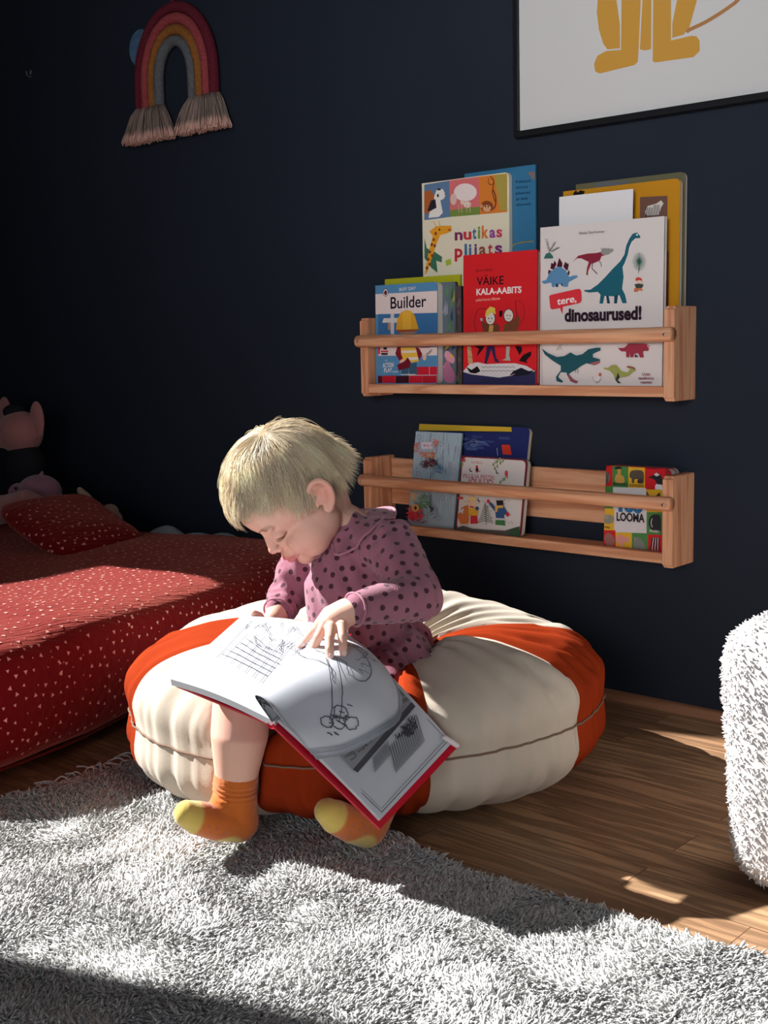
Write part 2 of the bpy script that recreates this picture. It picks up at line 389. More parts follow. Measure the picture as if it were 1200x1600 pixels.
def book(bl, br, tl, yb, yt, thick, zshelf, label, cover, spine, artfn=None, board=False, name='picture_book', group=None, pages=None, right_pages=False, back=None, roll=0, top_from=None):
    """bl/br give the two bottom corners at distance yb from the wall, tl the upper left corner at yt; the book stands on the shelf slats"""
    X0 = onY(*bl, yb)[0]; X1 = onY(*br, yb)[0]; T = onY(*tl, yt)
    h = math.hypot(T[2] - zshelf, yt - yb); w = X1 - X0
    lean = math.atan2(yt - yb, T[2] - zshelf)
    v = np.array([T[0] - X0 if roll else 0, yt - yb, T[2] - zshelf]); v = unit(v); u = unit(np.array([1, 0, 0]) - v * v[0]); nrm = np.cross(v, u)   # nrm into the book (+y)
    if nrm[1] < 0: nrm = -nrm
    O = np.array([X0, yb, zshelf + .0006])
    mtx = Matrix(((u[0], nrm[0], v[0], O[0]), (u[1], nrm[1], v[1], O[1]), (u[2], nrm[2], v[2], O[2]), (0, 0, 0, 1)))
    e = empty(name, label=label, cat='book', group=group or ('picture books on the upper shelf' if zshelf > .5 else 'picture books on the lower shelf'), mtx=mtx)
    def conv(px, py):
        d = ray(px, py); t = ((O - CAM) @ nrm) / (d @ nrm); P = CAM + d * t - O; return (P @ u, P @ v)
    ct = .0018 if not board else .0014
    r = .010 if board else .0015
    a = Art(conv)
    cm = [paint(cover), paint(spine)]
    if artfn: artfn(a, w, h)
    cm += [paint(c) for c in a.cols]
    g = Geo(); pts = rrect(w, h, r, corners='1001')
    V, F = slab_geo(pts, 0, ct); g.add(V, F, 0)
    V, F = slab_geo(pts, thick - ct, thick); g.add(V, F, 1)
    # rounded spine board
    n = 6; sp = [(-.0022 * math.sin(PI * k / n), thick * (1 - math.cos(PI * k / n)) / 2) for k in range(n + 1)]
    V = [(x, y, z) for z in (0, h) for x, y in sp] + [(ct, y, z) for z in (0, h) for x, y in sp]; m2 = 2 * (n + 1)
    F = []
    for k in range(n): F += [(k, k + 1, n + 1 + k + 1, n + 1 + k), (m2 + k, m2 + k + 1, k + 1, k), (n + 1 + k, n + 2 + k, m2 + n + 2 + k, m2 + n + 1 + k)]
    g.add(V, F, 1)
    cov = g.build('cover', cm, e, smooth=False)
    if a.V:
        pb = Geo(); 
        me = cov.data; bm = bmesh.new(); bm.from_mesh(me)
        vs = [bm.verts.new(vv) for vv in a.V]
        X_ = [vv.co for vv in vs]
        for f, c in zip(a.F, a.C):
            try:
                ff = bm.faces.new([vs[i] for i in f]); ff.material_index = c + 2
                ff.normal_update()
                if ff.normal.y > 0: ff.normal_flip()
            except Exception: pass
        for vv in vs: vv.co.x = min(max(vv.co.x, .0003), w - .0003); vv.co.z = min(max(vv.co.z, .0003), h - .0003)
        bm.to_mesh(me); bm.free()
    ins = .0008 if board else .003
    pp = rrect(w - ins, h - 2 * ins, max(r - ins, .001), corners='1001')
    V, F = slab_geo([(x + .0008, z + ins) for x, z in pp], ct + .0001, thick - ct - .0001)
    g = Geo(); g.add(V, F, 0)
    g.build('pages', [pages or page_m], e, smooth=False)
    return e
def C(x0, y0, s): return lambda pts: [(x0 + x / s, y0 + y / s) for x, y in pts]
c5 = C(820, 330, 4.286); c4 = C(540, 420, 4.0); c3 = C(640, 250, 2.609); c6 = C(540, 640, 4.0); c7 = C(800, 700, 4.0); c8 = C(570, 430, 7.5)
def P1(f, x, y): return f([(x, y)])[0]

def art_dino(a, w, h):
    cream = (214, 204, 200)
    teal, teal2, maroon, plum, red = (28, 96, 112), (20, 66, 84), (140, 40, 58), (74, 22, 42), (222, 52, 62)
    # brachiosaurus
    a.poly(c5([(775, 170), (752, 142), (722, 152), (700, 185), (680, 230), (668, 290), (640, 335), (590, 385), (540, 440), (490, 490), (440, 525), (400, 528), (398, 536), (430, 545), (490, 540), (508, 560), (500, 618), (524, 620), (534, 568), (600, 570), (634, 562), (655, 616), (684, 616), (672, 560), (652, 520), (662, 440), (655, 375), (670, 345), (690, 290), (700, 240), (716, 205), (740, 182), (772, 180)]), teal)
    a.poly(c5([(545, 566), (552, 618), (572, 618), (562, 568)]), teal2); a.poly(c5([(600, 566), (598, 618), (618, 618), (626, 560)]), teal2)
    a.ell(*P1(c5, 752, 158), 1.6, 1.6, (230, 230, 225))
    # stegosaurus
    for pts in ([(155, 420), (160, 392), (178, 400), (172, 425)], [(172, 385), (178, 345), (204, 358), (200, 392)], [(214, 372), (232, 312), (254, 350), (250, 375)], [(262, 378), (290, 346), (296, 360), (286, 400)], [(284, 420), (296, 392), (302, 412), (296, 432)], [(190, 360), (200, 330), (214, 352), (206, 372)], [(258, 372), (272, 338), (284, 350), (274, 378)]): a.poly(c5(pts), plum)
    a.poly(c5([(112, 470), (145, 460), (165, 415), (205, 378), (240, 372), (275, 395), (298, 440), (330, 430), (352, 430), (356, 442), (330, 456), (296, 476), (290, 506), (264, 508), (258, 490), (205, 490), (200, 508), (184, 508), (178, 478), (130, 488)]), (92, 140, 178))
    a.poly(c5([(205, 488), (208, 508), (226, 508), (224, 484)]), (40, 66, 100)); a.poly(c5([(256, 484), (258, 508), (240, 490)]), (40, 66, 100))
    # small theropod
    a.poly(c5([(318, 342), (360, 298), (420, 284), (480, 280), (520, 270), (540, 296), (516, 300), (504, 330), (470, 346), (446, 352), (426, 400), (424, 430), (412, 424), (418, 380), (430, 340), (380, 316), (350, 316)]), maroon)
    a.poly(c5([(508, 276), (520, 250), (560, 250), (594, 252), (596, 266), (562, 290), (530, 296)]), (150, 146, 140))
    a.line(c5([(520, 262), (510, 246)]), .0007, (30, 30, 30)); a.line(c5([(535, 258), (528, 243)]), .0007, (30, 30, 30)); a.line(c5([(550, 256), (545, 243)]), .0007, (30, 30, 30)); a.line(c5([(565, 254), (562, 245)]), .0007, (30, 30, 30))
    a.line(c5([(455, 340), (452, 385), (488, 420)]), .0016, plum); a.line(c5([(498, 335), (512, 348), (514, 372)]), .0012, plum)
    # palm leaf
    for k in range(26):
        t = k / 25 * 2 * PI; x, y = 768, 338; a.line(c5([(x, y), (x + 44 * math.sin(t), y - 60 * math.cos(t))]), .0008, (52, 104, 92))
    a.line(c5([(768, 280), (770, 380), (764, 414)]), .0008, (40, 70, 60))
    # fern and mound
    a.poly(c5([(130, 318), (145, 285), (170, 276), (192, 300), (194, 316)]), (56, 110, 100)); a.line(c5([(138, 306), (188, 306)]), .0006, (20, 50, 50))
    for s in ((148, 190, 168, 276), (205, 210, 170, 270), (228, 245, 180, 272)):
        a.line(c5([(s[0], s[1]), (s[2], s[3])]), .0005, (40, 50, 48))
        for k in range(6):
            t = k / 6; x = s[0] + (s[2] - s[0]) * t; y = s[1] + (s[3] - s[1]) * t
            a.line(c5([(x - 9, y - 4), (x, y + 4), (x + 10, y - 5)]), .0006, (40, 50, 48))
    # little figure in a red hat
    a.poly(c5([(746, 466), (748, 448), (768, 442), (786, 450), (790, 466)]), (206, 60, 52)); a.ell(*P1(c5, 772, 475), 3.5, 3.2, (230, 200, 180)); a.poly(c5([(738, 490), (768, 484), (800, 492), (790, 512), (750, 516)]), (60, 70, 66)); a.poly(c5([(734, 538), (740, 515), (786, 516), (796, 534), (766, 528), (758, 540)]), (206, 110, 70))
    # speech bubble
    a.poly(c5([(168, 572), (175, 562), (350, 522), (372, 520), (383, 535), (385, 600), (374, 614), (260, 640), (256, 690), (240, 648), (190, 658), (176, 650)]), red)
    a.text('tere,', *P1(c5, 222, 628), *P1(c5, 352, 606), 11, (240, 232, 228), .02)
    a.text('dinosaurused!', *P1(c5, 272, 738), *P1(c5, 786, 722), 19, (40, 20, 36), .04)
    a.text('Fabiola Ötzi-Kaminer', *P1(c5, 368, 156), *P1(c5, 540, 144), 4, (90, 100, 110))
    # t-rex
    a.poly(c5([(118, 918), (160, 950), (220, 976), (270, 970), (312, 946), (350, 968), (390, 958), (430, 925), (480, 914), (512, 914), (512, 932), (462, 955), (460, 978), (508, 992), (508, 1014), (470, 1032), (420, 1018), (385, 1034), (350, 1060), (320, 1075), (300, 1090), (330, 1125), (364, 1140), (350, 1154), (312, 1140), (290, 1100), (285, 1080), (246, 1078), (226, 1110), (262, 1138), (254, 1148), (218, 1138), (214, 1110), (246, 1065), (246, 1035), (190, 1000), (140, 960)]), (32, 84, 94))
    a.poly(c5([(440, 1018), (508, 1000), (500, 1022), (470, 1032)]), (170, 96, 100)); a.poly(c5([(300, 1090), (330, 1125), (364, 1140), (350, 1152), (312, 1136), (294, 1104)]), (150, 80, 90)); a.line(c5([(345, 1062), (348, 1084)]), .0009, (30, 50, 60)); a.line(c5([(360, 1060), (362, 1086)]), .0009, (30, 50, 60))
    a.line(c5([(218, 932), (236, 898), (255, 898)]), .0007, (60, 60, 60)); a.line(c5([(236, 928), (246, 905), (256, 930)]), .0007, (60, 60, 60))
    # triceratops
    a.poly(c5([(628, 916), (670, 915), (700, 888), (800, 888), (818, 890), (842, 902), (832, 936), (800, 935), (796, 950), (804, 978), (778, 980), (764, 950), (740, 955), (732, 978), (712, 978), (710, 950), (704, 980), (684, 976), (684, 940), (650, 938)]), (158, 52, 70)); a.line(c5([(826, 900), (842, 918)]), .0012, (235, 225, 215)); a.poly(c5([(744, 955), (768, 976), (742, 978)]), (60, 26, 60))
    # parasaurolophus
    a.poly(c5([(528, 1046), (560, 1050), (590, 1030), (620, 1030), (650, 1070), (690, 1080), (712, 1060), (684, 1042), (700, 1036), (740, 1046), (750, 1066), (730, 1076), (700, 1104), (660, 1112), (640, 1110), (630, 1130), (652, 1152), (630, 1152), (610, 1130), (600, 1095), (572, 1066), (540, 1058)]), (158, 160, 84)); a.poly(c5([(682, 1042), (700, 1036), (740, 1046), (750, 1062), (720, 1050)]), (146, 52, 60)); a.poly(c5([(630, 1080), (642, 1112), (626, 1130), (650, 1152), (628, 1150), (614, 1128)]), (40, 44, 60))
    # hen
    a.poly(c5([(458, 1106), (480, 1120), (500, 1100), (500, 1088), (516, 1080), (520, 1096), (514, 1112), (514, 1128), (496, 1142), (468, 1136)]), (226, 218, 212)); a.line(c5([(458, 1106), (470, 1138), (500, 1146), (516, 1122)]), .0007, (40, 40, 40)); a.ell(*P1(c5, 510, 1094), 2.2, 3, (206, 92, 70)); a.line(c5([(486, 1142), (488, 1158)]), .0006, (40, 40, 40))
    for k, t in enumerate(('Uute', 'teadmiste', 'raamat')): a.text(t, *P1(c5, (792, 766, 782)[k], 1100 + 27 * k), *P1(c5, (844, 870, 858)[k], 1099 + 27 * k), 4.4, (120, 40, 60), .01)
    a.line([(842.5, 357), (848.5, 604)], .0012, (190, 180, 176))
book((844, 602), (1034, 604), (837, 357), -.060, -.056, .010, SHT_U, 'white picture book with teal dinosaurs and a red speech bubble', (222, 212, 208), (206, 196, 192), art_dino)

def art_red(a, w, h):
    blk, wht = (24, 16, 20), (236, 228, 222)
    a.text('Kirsi Vähälä', 744, 425, 770, 423, 4, (70, 10, 16)); a.text('VÄIKE', 745, 446, 787, 444, 13, (28, 12, 18), .01)
    a.text('KALA-AABITS', 744.5, 461, 815, 457, 9.5, wht, .03); a.text('pildid Kertu Sillaste', 744, 471, 781, 468, 4, (240, 190, 180))
    # two children with fishing rods
    a.line(c4([(818, 400), (806, 330), (830, 255), (880, 250)]), .0009, blk, sm=4); a.line(c4([(1058, 388), (1072, 300), (1060, 200)]), .0012, blk); a.line(c4([(1060, 200), (1106, 214), (1118, 290), (1082, 360)]), .0006, blk, sm=4)
    for cx, cy, hair in ((905, 310, (222, 190, 70)), (1020, 292, (120, 130, 130))):
        a.ell(*P1(c4, cx, cy), 8, 10.5, blk); a.ell(*P1(c4, cx, cy), 7, 9.6, (226, 214, 200)); a.ell(*P1(c4, cx - 10, cy), .8, 1.2, blk); a.ell(*P1(c4, cx + 10, cy), .8, 1.2, blk); a.line(c4([(cx - 8, cy + 20), (cx + 8, cy + 20)]), .0007, blk)
    a.poly(c4([(872, 300), (880, 262), (905, 235), (935, 245), (940, 285), (910, 272), (890, 292)]), (226, 196, 80)); a.poly(c4([(962, 300), (962, 262), (984, 262), (978, 300)]), blk)
    a.poly(c4([(862, 395), (848, 318), (872, 340), (905, 352), (945, 342), (966, 360), (962, 395)]), (112, 60, 40)); a.poly(c4([(984, 392), (992, 350), (1040, 330), (1080, 290), (1092, 310), (1074, 392)]), (120, 70, 44))
    a.poly(c4([(895, 395), (900, 352), (926, 352), (922, 395)]), (196, 160, 80)); a.poly(c4([(845, 325), (842, 310), (856, 308), (858, 328)]), (150, 180, 190))
    # lower half: water, ice and legs
    a.poly(c4([(724, 640), (780, 590), (830, 584), (880, 596), (960, 592), (1060, 590), (1130, 606), (1188, 640), (1188, 724), (724, 724)]), (214, 208, 208))
    a.poly(c4([(724, 645), (790, 660), (860, 668), (960, 680), (1060, 664), (1188, 640), (1188, 726), (724, 726)]), (50, 48, 88))
    for y0 in (612, 636, 690, 706): a.line(c4([(850 + k * 14, y0 + (6 if k % 2 else -2)) for k in range(16)]), .0009, blk)
    a.poly(c4([(886, 484), (870, 590), (884, 592), (912, 500), (935, 580), (960, 588), (958, 572), (944, 560), (930, 484)]), (40, 36, 78))
    a.poly(c4([(1006, 484), (1004, 560), (976, 572), (1034, 574), (1024, 540), (1030, 484)]), (170, 170, 160)); a.poly(c4([(1060, 484), (1072, 505), (1090, 540), (1106, 510), (1100, 484)]), blk); a.poly(c4([(1085, 575), (1110, 540), (1160, 516), (1162, 540), (1130, 575), (1140, 590)]), blk)
    a.poly(c4([(762, 484), (768, 590), (800, 596), (786, 484)]), (196, 150, 110)); a.line(c4([(768, 500), (790, 512)]), .0007, blk); a.line(c4([(768, 545), (796, 556)]), .0007, blk); a.poly(c4([(806, 484), (836, 500), (820, 550), (862, 500), (870, 484)]), blk)
    a.poly(c4([(755, 612), (790, 632), (826, 608), (846, 640), (815, 655), (780, 650)]), blk); a.poly(c4([(1028, 664), (1050, 640), (1100, 618), (1148, 640), (1180, 632), (1150, 660), (1080, 672)]), (26, 26, 40)); a.line(c4([(1034, 668), (1060, 656)]), .0012, (200, 150, 160))
book((724, 600), (838, 600), (720.5, 400), -.056, -.050, .012, SHT_U, 'red picture book with two children fishing, black and white title', (214, 34, 40), (176, 24, 30), art_red)

def art_builder(a, w, h):
    blue, dblue, cream, mar = (84, 138, 178), (60, 110, 158), (226, 208, 204), (128, 24, 40)
    a.poly(c8([(80, 225), (850, 183), (850, 440), (80, 462)]), cream)
    a.text('BUSY DAY', *P1(c8, 405, 186), *P1(c8, 598, 168), 5, (230, 220, 218), .01); a.text('Builder', *P1(c8, 303, 392), *P1(c8, 722, 368), 18, (28, 24, 38), .015)
    a.ell(*P1(c8, 245, 203), 4.2, 6.3, (28, 22, 30)); a.ell(*P1(c8, 245, 203), 3.4, 5.4, (232, 222, 218)); a.ell(*P1(c8, 245, 205), 2.4, 3.8, (96, 20, 34))
    # sky panel, crane and helmet
    a.poly(c8([(160, 456), (850, 442), (850, 690), (160, 690)]), dblue)
    a.poly(c8([(304, 445), (345, 445), (345, 690), (304, 690)]), (206, 200, 196)); a.poly(c8([(204, 556), (225, 505), (420, 500), (420, 556)]), (216, 206, 200)); a.poly(c8([(275, 560), (300, 560), (300, 640), (275, 640)]), (204, 130, 90))
    a.ell(*P1(c8, 500, 640), 16, 8, (150, 120, 100)); a.poly(c8([(368, 640), (380, 520), (430, 430), (495, 410), (545, 418), (590, 480), (615, 570), (634, 632)]), (222, 160, 44)); a.poly(c8([(445, 425), (545, 418), (545, 640), (445, 640)]), (232, 176, 60)); a.poly(c8([(372, 640), (634, 632), (610, 655), (390, 668)]), (160, 70, 40))
    # lower part
    a.poly(c8([(105, 842), (850, 842), (850, 945), (105, 945)]), cream); a.poly(c8([(105, 842), (160, 842), (160, 1260), (105, 1260)]), blue)
    a.poly(c8([(158, 842), (185, 842), (180, 925), (156, 925)]), (204, 60, 66)); a.poly(c8([(222, 845), (262, 845), (262, 872), (222, 872)]), (60, 26, 46)); a.poly(c8([(190, 884), (280, 884), (275, 902), (190, 902)]), (190, 60, 80)); a.poly(c8([(190, 910), (276, 910), (268, 936), (200, 936)]), (54, 40, 60))
    a.poly(c8([(150, 945), (850, 940), (850, 1070), (150, 1070)]), blue); a.poly(c8([(150, 1060), (420, 1060), (420, 1172), (150, 1172)]), blue)
    a.poly(c8([(612, 1074), (850, 1072), (850, 1168), (612, 1168)]), (196, 30, 52)); a.line(c8([(760, 1074), (762, 1168)]), .001, (230, 190, 180))
    xs = [158, 213, 364, 524, 680, 850]
    for k, (x0, x1) in enumerate(zip(xs[:-1], xs[1:])): a.poly(c8([(x0, 1180), (x1, 1178), (x1, 1262), (x0, 1264)]), ((92, 14, 34), (190, 28, 48), (60, 20, 34), (198, 30, 50), (180, 28, 46))[k]); a.line(c8([(x1, 1178), (x1, 1262)]), .0009, (214, 170, 160))
    a.line(c8([(520, 1172), (850, 1170)]), .001, (226, 190, 180))
    a.poly(c8([(430, 1168), (440, 1110), (460, 1060), (612, 1020), (618, 1160), (530, 1160), (520, 1080), (510, 1165)]), (58, 90, 112))
    a.poly(c8([(425, 845), (600, 845), (640, 1010), (540, 1025), (440, 985), (430, 930)]), (232, 186, 70)); a.poly(c8([(430, 885), (610, 880), (616, 905), (436, 914)]), (226, 214, 206)); a.poly(c8([(500, 960), (632, 960), (636, 985), (540, 1000)]), (226, 214, 206))
    a.poly(c8([(386, 842), (425, 842), (432, 930), (455, 980), (415, 1005), (362, 920)]), mar); a.poly(c8([(600, 842), (640, 855), (680, 925), (640, 1000), (628, 950)]), mar); a.poly(c8([(412, 1005), (452, 975), (480, 1000), (420, 1042)]), (220, 180, 160)); a.poly(c8([(384, 1050), (470, 1010), (510, 962), (545, 1020), (530, 1080), (404, 1118)]), (110, 22, 40))
    a.ell(*P1(c8, 705, 965), 3, 4.5, (226, 180, 150)); a.poly(c8([(720, 920), (745, 905), (790, 862), (796, 885), (770, 920), (735, 945)]), (160, 150, 146)); a.line(c8([(650, 842), (700, 850), (775, 842)]), .0012, (208, 50, 70)); a.line(c8([(430, 1165), (600, 1163)]), .0016, (216, 206, 200))
    a.text('An', *P1(c8, 244, 1010), *P1(c8, 272, 1005), 3, (226, 220, 220)); a.text('ACTION', *P1(c8, 216, 1082), *P1(c8, 344, 1075), 7, (226, 220, 220), .02); a.text('PLAY', *P1(c8, 232, 1140), *P1(c8, 326, 1134), 6.5, (226, 220, 220), .02); a.text('book', *P1(c8, 334, 1140), *P1(c8, 398, 1138), 3, (226, 220, 220), .01)
b_ = book((588, 598), (684, 598), (583, 447), -.064, -.060, .017, SHT_U, 'blue board book with a builder in a yellow helmet', (84, 138, 178), (84, 138, 178), art_builder, board=True)

def art_floral(a, w, h):
    r = random.Random(3)
    for k in range(26):
        x = r.uniform(691, 712); y = r.uniform(448, 600)
        if y > 540: a.smooth([(x - 5, y), (x, y + 6), (x + 5, y), (x, y - 6)], ((206, 140, 160), (182, 108, 140), (60, 96, 60))[k % 3])
        else: a.poly([(x - 2, y + 10), (x + 3, y - 12), (x + 4, y + 6)], ((52, 96, 62), (40, 62, 100), (90, 130, 80), (200, 160, 60), (150, 150, 160))[k % 5])
    a.smooth([(698, 548), (705, 552), (711, 560), (708, 568), (700, 562), (695, 556)], (214, 150, 170)); a.ell(706, 557, 2.4, 3, (232, 170, 70)); a.smooth([(694, 575), (704, 572), (711, 584), (709, 597), (698, 597), (692, 586)], (176, 106, 136))
book((640, 600), (712, 600), (640, 445), -.046, -.044, .008, SHT_U, 'slim floral book, mostly hidden between the blue builder book and the red one', (96, 108, 116), (40, 50, 50), art_floral)
def art_rose(a, w, h):
    r = random.Random(5)
    for k in range(22): a.ell(r.uniform(713, 721), r.uniform(452, 600), 2, 4, ((120, 92, 92), (80, 90, 70), (92, 66, 76))[k % 3], n=7)
book((652, 600), (722, 600), (652, 451), -.039, -.038, .006, SHT_U, 'dark book with a dusty rose pattern showing as a strip left of the red book', (84, 70, 72), (20, 18, 20), art_rose)
def art_yel(a, w, h):
    a.line([(707, 434), (708, 455)], .0008, (120, 120, 10))
book((604, 600), (720, 600), (601, 437), -.031, -.029, .006, SHT_U, 'lime yellow book standing behind the blue builder board book', (182, 178, 36), (150, 146, 20), art_yel)

def art_nutikas(a, w, h):
    sq = [((60, 101), (162, 84), (166, 232), (60, 246), (92, 120, 152)), ((162, 84), (282, 68), (288, 222), (166, 232), (212, 108, 110)), ((282, 68), (398, 55), (398, 212), (288, 222), (214, 122, 46))]
    for p0, p1, p2, p3, c in sq: a.poly(c3([p0, p1, p2, p3]), c)
    a.poly(c3([(56, 246), (398, 212), (398, 395), (60, 480)]), (222, 212, 186))
    # dog in kennel
    a.poly(c3([(60, 215), (60, 130), (85, 122), (112, 160), (105, 225)]), (170, 92, 46)); a.poly(c3([(100, 150), (112, 118), (136, 118), (148, 142), (140, 158), (126, 165), (136, 215), (120, 232), (78, 236), (82, 212), (104, 196)]), (228, 220, 212)); a.poly(c3([(72, 210), (88, 165), (106, 160), (110, 195), (90, 205)]), (40, 36, 44)); a.ell(*P1(c3, 120, 120), 3.2, 1.6, (40, 36, 44)); a.ell(*P1(c3, 116, 145), 1.6, 2.6, (40, 36, 44)); a.ell(*P1(c3, 146, 140), 1, 1, (30, 20, 20))
    # sheep, lamb on grass
    a.poly(c3([(166, 232), (166, 205), (230, 196), (288, 190), (288, 222)]), (112, 134, 60)); a.ell(*P1(c3, 228, 132), 18, 14, (230, 212, 208)); a.ell(*P1(c3, 180, 160), 5, 9, (214, 182, 170)); a.ell(*P1(c3, 236, 182), 6, 5, (226, 206, 190)); a.ell(*P1(c3, 216, 172), 3.4, 3.6, (222, 196, 176))
    for x in (200, 212, 232, 246): a.line(c3([(x, 180), (x + 2, 214)]), .0018, (196, 160, 140))
    # monkey
    a.poly(c3([(345, 60), (398, 56), (398, 205), (370, 208)]), (170, 150, 70)); a.line(c3([(330, 66), (345, 90), (338, 130), (350, 170)]), .0022, (112, 60, 30), sm=3); a.line(c3([(325, 75), (322, 95), (340, 100), (344, 78)]), .0014, (90, 60, 30), sm=3)
    a.ell(*P1(c3, 316, 190), 10, 9, (134, 66, 36)); a.ell(*P1(c3, 317, 198), 6.5, 5.5, (216, 160, 120)); a.ell(*P1(c3, 294, 188), 2.6, 3, (206, 140, 100)); a.ell(*P1(c3, 311, 190), 1, 1.4, (30, 16, 12)); a.ell(*P1(c3, 322, 190), 1, 1.4, (30, 16, 12)); a.line(c3([(330, 205), (350, 190), (352, 150), (340, 120)]), .003, (124, 62, 34), sm=3)
    # giraffe with leaves
    a.poly(c3([(62, 320), (72, 360), (100, 372), (134, 395), (132, 418), (110, 410), (116, 460), (90, 440), (62, 400)]), (60, 110, 84)); a.poly(c3([(62, 470), (78, 380), (96, 310), (82, 292), (106, 272), (130, 268), (172, 268), (172, 290), (150, 300), (126, 306), (112, 340), (92, 400), (76, 452)]), (228, 154, 40))
    for x, y in ((100, 325), (92, 345), (104, 350), (84, 375), (94, 390), (78, 405), (84, 425), (72, 440), (108, 300)): a.ell(*P1(c3, x, y), 2.2, 2.6, (130, 66, 28), n=7)
    a.ell(*P1(c3, 164, 285), 2.6, 1.6, (170, 90, 50)); a.ell(*P1(c3, 124, 284), 1.2, 1.8, (30, 20, 20)); a.line(c3([(112, 272), (98, 250)]), .0016, (228, 154, 40)); a.line(c3([(126, 268), (120, 250)]), .0016, (228, 154, 40)); a.poly(c3([(148, 410), (170, 402), (172, 425), (152, 432)]), (160, 180, 60))
    for t, x0, x1, c in (('n', 186, 218, (124, 44, 90)), ('u', 222, 254, (198, 50, 60)), ('t', 258, 274, (60, 110, 150)), ('i', 280, 290, (120, 150, 60)), ('k', 296, 324, (214, 120, 60)), ('a', 328, 352, (150, 70, 150)), ('s', 356, 380, (200, 60, 90))):
        f = (x0 - 186) / 194; a.text(t, *P1(c3, x0, 326 - 14 * f), *P1(c3, x1, 325 - 14 * f), 17 if t not in 'tik' else 19, c, .03)
    for t, x0, x1, c in (('p', 186, 218, (190, 40, 56)), ('l', 226, 236, (60, 110, 150)), ('i', 244, 254, (60, 100, 160)), ('j', 262, 276, (124, 60, 110)), ('a', 286, 314, (150, 80, 60)), ('t', 322, 340, (190, 60, 60)), ('s', 350, 380, (124, 44, 110))):
        f = (x0 - 186) / 194; a.text(t, *P1(c3, x0, 396 - 16 * f), *P1(c3, x1, 395 - 16 * f), 19, c, .03)
book((664, 600), (797, 600), (661, 287), -.022, -.020, .010, SHT_U, 'cream board book of farm and zoo animals, tallest at the left of the shelf', (222, 212, 186), (196, 186, 160), art_nutikas, board=True)
def art_blue(a, w, h):
    for k, t in enumerate(('Käänud', 'tsirkust', 'plaanist', 'ja leia', 'väänavad')): a.text(t, 806, 286 + k * 9, 829 - k % 2 * 4, 284.5 + k * 9, 4.5, (16, 50, 84), .01)
    a.poly([(824, 269), (836, 268), (837, 281), (832, 280)], (120, 106, 104)); a.line([(801, 385), (806, 381), (815, 379), (834, 377)], .002, (160, 130, 50), sm=3)
book((730, 600), (838, 600), (727, 272), -.010, -.009, .005, SHT_U, 'teal blue book with small dark writing, half hidden behind the animal board book', (52, 112, 148), (40, 90, 120), art_blue)

def art_zebra(a, w, h):
    a.poly([(1000, 308), (1043, 306), (1043, 480), (1000, 480)], (112, 78, 66)); a.poly([(896, 302), (900, 297), (903, 301), (907, 297), (914, 299), (912, 304), (896, 305)], (20, 16, 14))
    a.poly([(1008, 330), (1012, 322), (1026, 318), (1033, 313), (1037, 318), (1033, 324), (1030, 336), (1010, 337)], (220, 210, 200))
    for k in range(9): a.line([(1009 + k * 2.6, 320 if k > 4 else 324), (1011 + k * 2.5, 337)], .0013, (20, 18, 20))
    a.line([(1010, 336), (1008, 348)], .0016, (30, 28, 30)); a.line([(1016, 336), (1017, 348)], .0016, (30, 28, 30)); a.line([(1028, 336), (1030, 350)], .0016, (30, 28, 30))
    a.ell(1041, 382, 1.6, 6, (90, 40, 20))
book((880, 600), (1059, 600), (878, 300), -.026, -.024, .010, SHT_U, 'mustard yellow book with a zebra on a brown panel, behind the dinosaur book', (196, 134, 22), (150, 100, 20), art_zebra, board=True)
def art_olive(a, w, h): a.poly([(930, 285), (985, 282), (975, 289), (930, 293)], (96, 100, 104))
book((900, 600), (1067, 600), (898, 289), -.011, -.010, .008, SHT_U, 'olive grey board book, rearmost behind the yellow zebra book', (104, 98, 72), (60, 56, 44), art_olive, board=True)
book((960, 600), (1040, 600), (956, 400), -.038, -.036, .004, SHT_U, 'maroon book showing only a thin strip right of the dinosaur book', (116, 24, 48), (90, 16, 36))
# loose sheet of paper tucked behind the dinosaur book
w0 = onY(875, 308, -.043)[0]; w1 = onY(990, 297, -.043)[0]; zt = onY(875, 308, -.043)[2]
g = Geo()
def sheet(u, v):
    return (w0 + (w1 - w0) * u, -.0465 + .0030 * v + .0022 * math.sin(v * 5 + u), SHT_U + (zt - SHT_U) * v)
V = [sheet(i / 10, j / 16) for j in range(17) for i in range(11)]; V += [(x, y + .0004, z) for x, y, z in V]
n0 = 187
F = [(j * 11 + i, j * 11 + i + 1, (j + 1) * 11 + i + 1, (j + 1) * 11 + i) for j in range(16) for i in range(10)]; F += [tuple(n0 + k for k in f[::-1]) for f in F]
o = pyd('paper_sheet', V, F, None, mat('white_paper', srgb(226, 222, 222), rough=.7), True); tag(o, 'blank white sheet of paper sticking up behind the dinosaur book', 'paper')

# ---- lower shelf
def art_navy(a, w, h):
    a.poly([(615, 671), (800, 674), (800, 676), (615, 673)], (20, 20, 60))
    a.poly([(616, 661), (799, 667), (800, 674.5), (616, 671)], (206, 172, 50)); r = random.Random(8)
    for k in range(16):
        x = r.uniform(712, 780); y = r.uniform(678, 700); a.poly([(x, y), (x + 16, y + .5), (x + 16, y + 4), (x, y + 3.5)], ((62, 78, 130), (52, 66, 116), (74, 92, 140))[k % 3])
    a.poly([(784, 695), (797, 695), (800, 711), (786, 710)], (206, 60, 40)); a.line([(715, 700), (735, 690), (752, 690), (765, 697)], .001, (110, 130, 160), sm=3)
    for rr in (6, 3): a.line([(741 + rr * math.cos(t), 692 + rr * math.sin(t)) for t in np.linspace(0, 6.28, 14)], .0008, (110, 130, 160))
    a.line([(777, 700), (778, 712)], .001, (180, 190, 210))
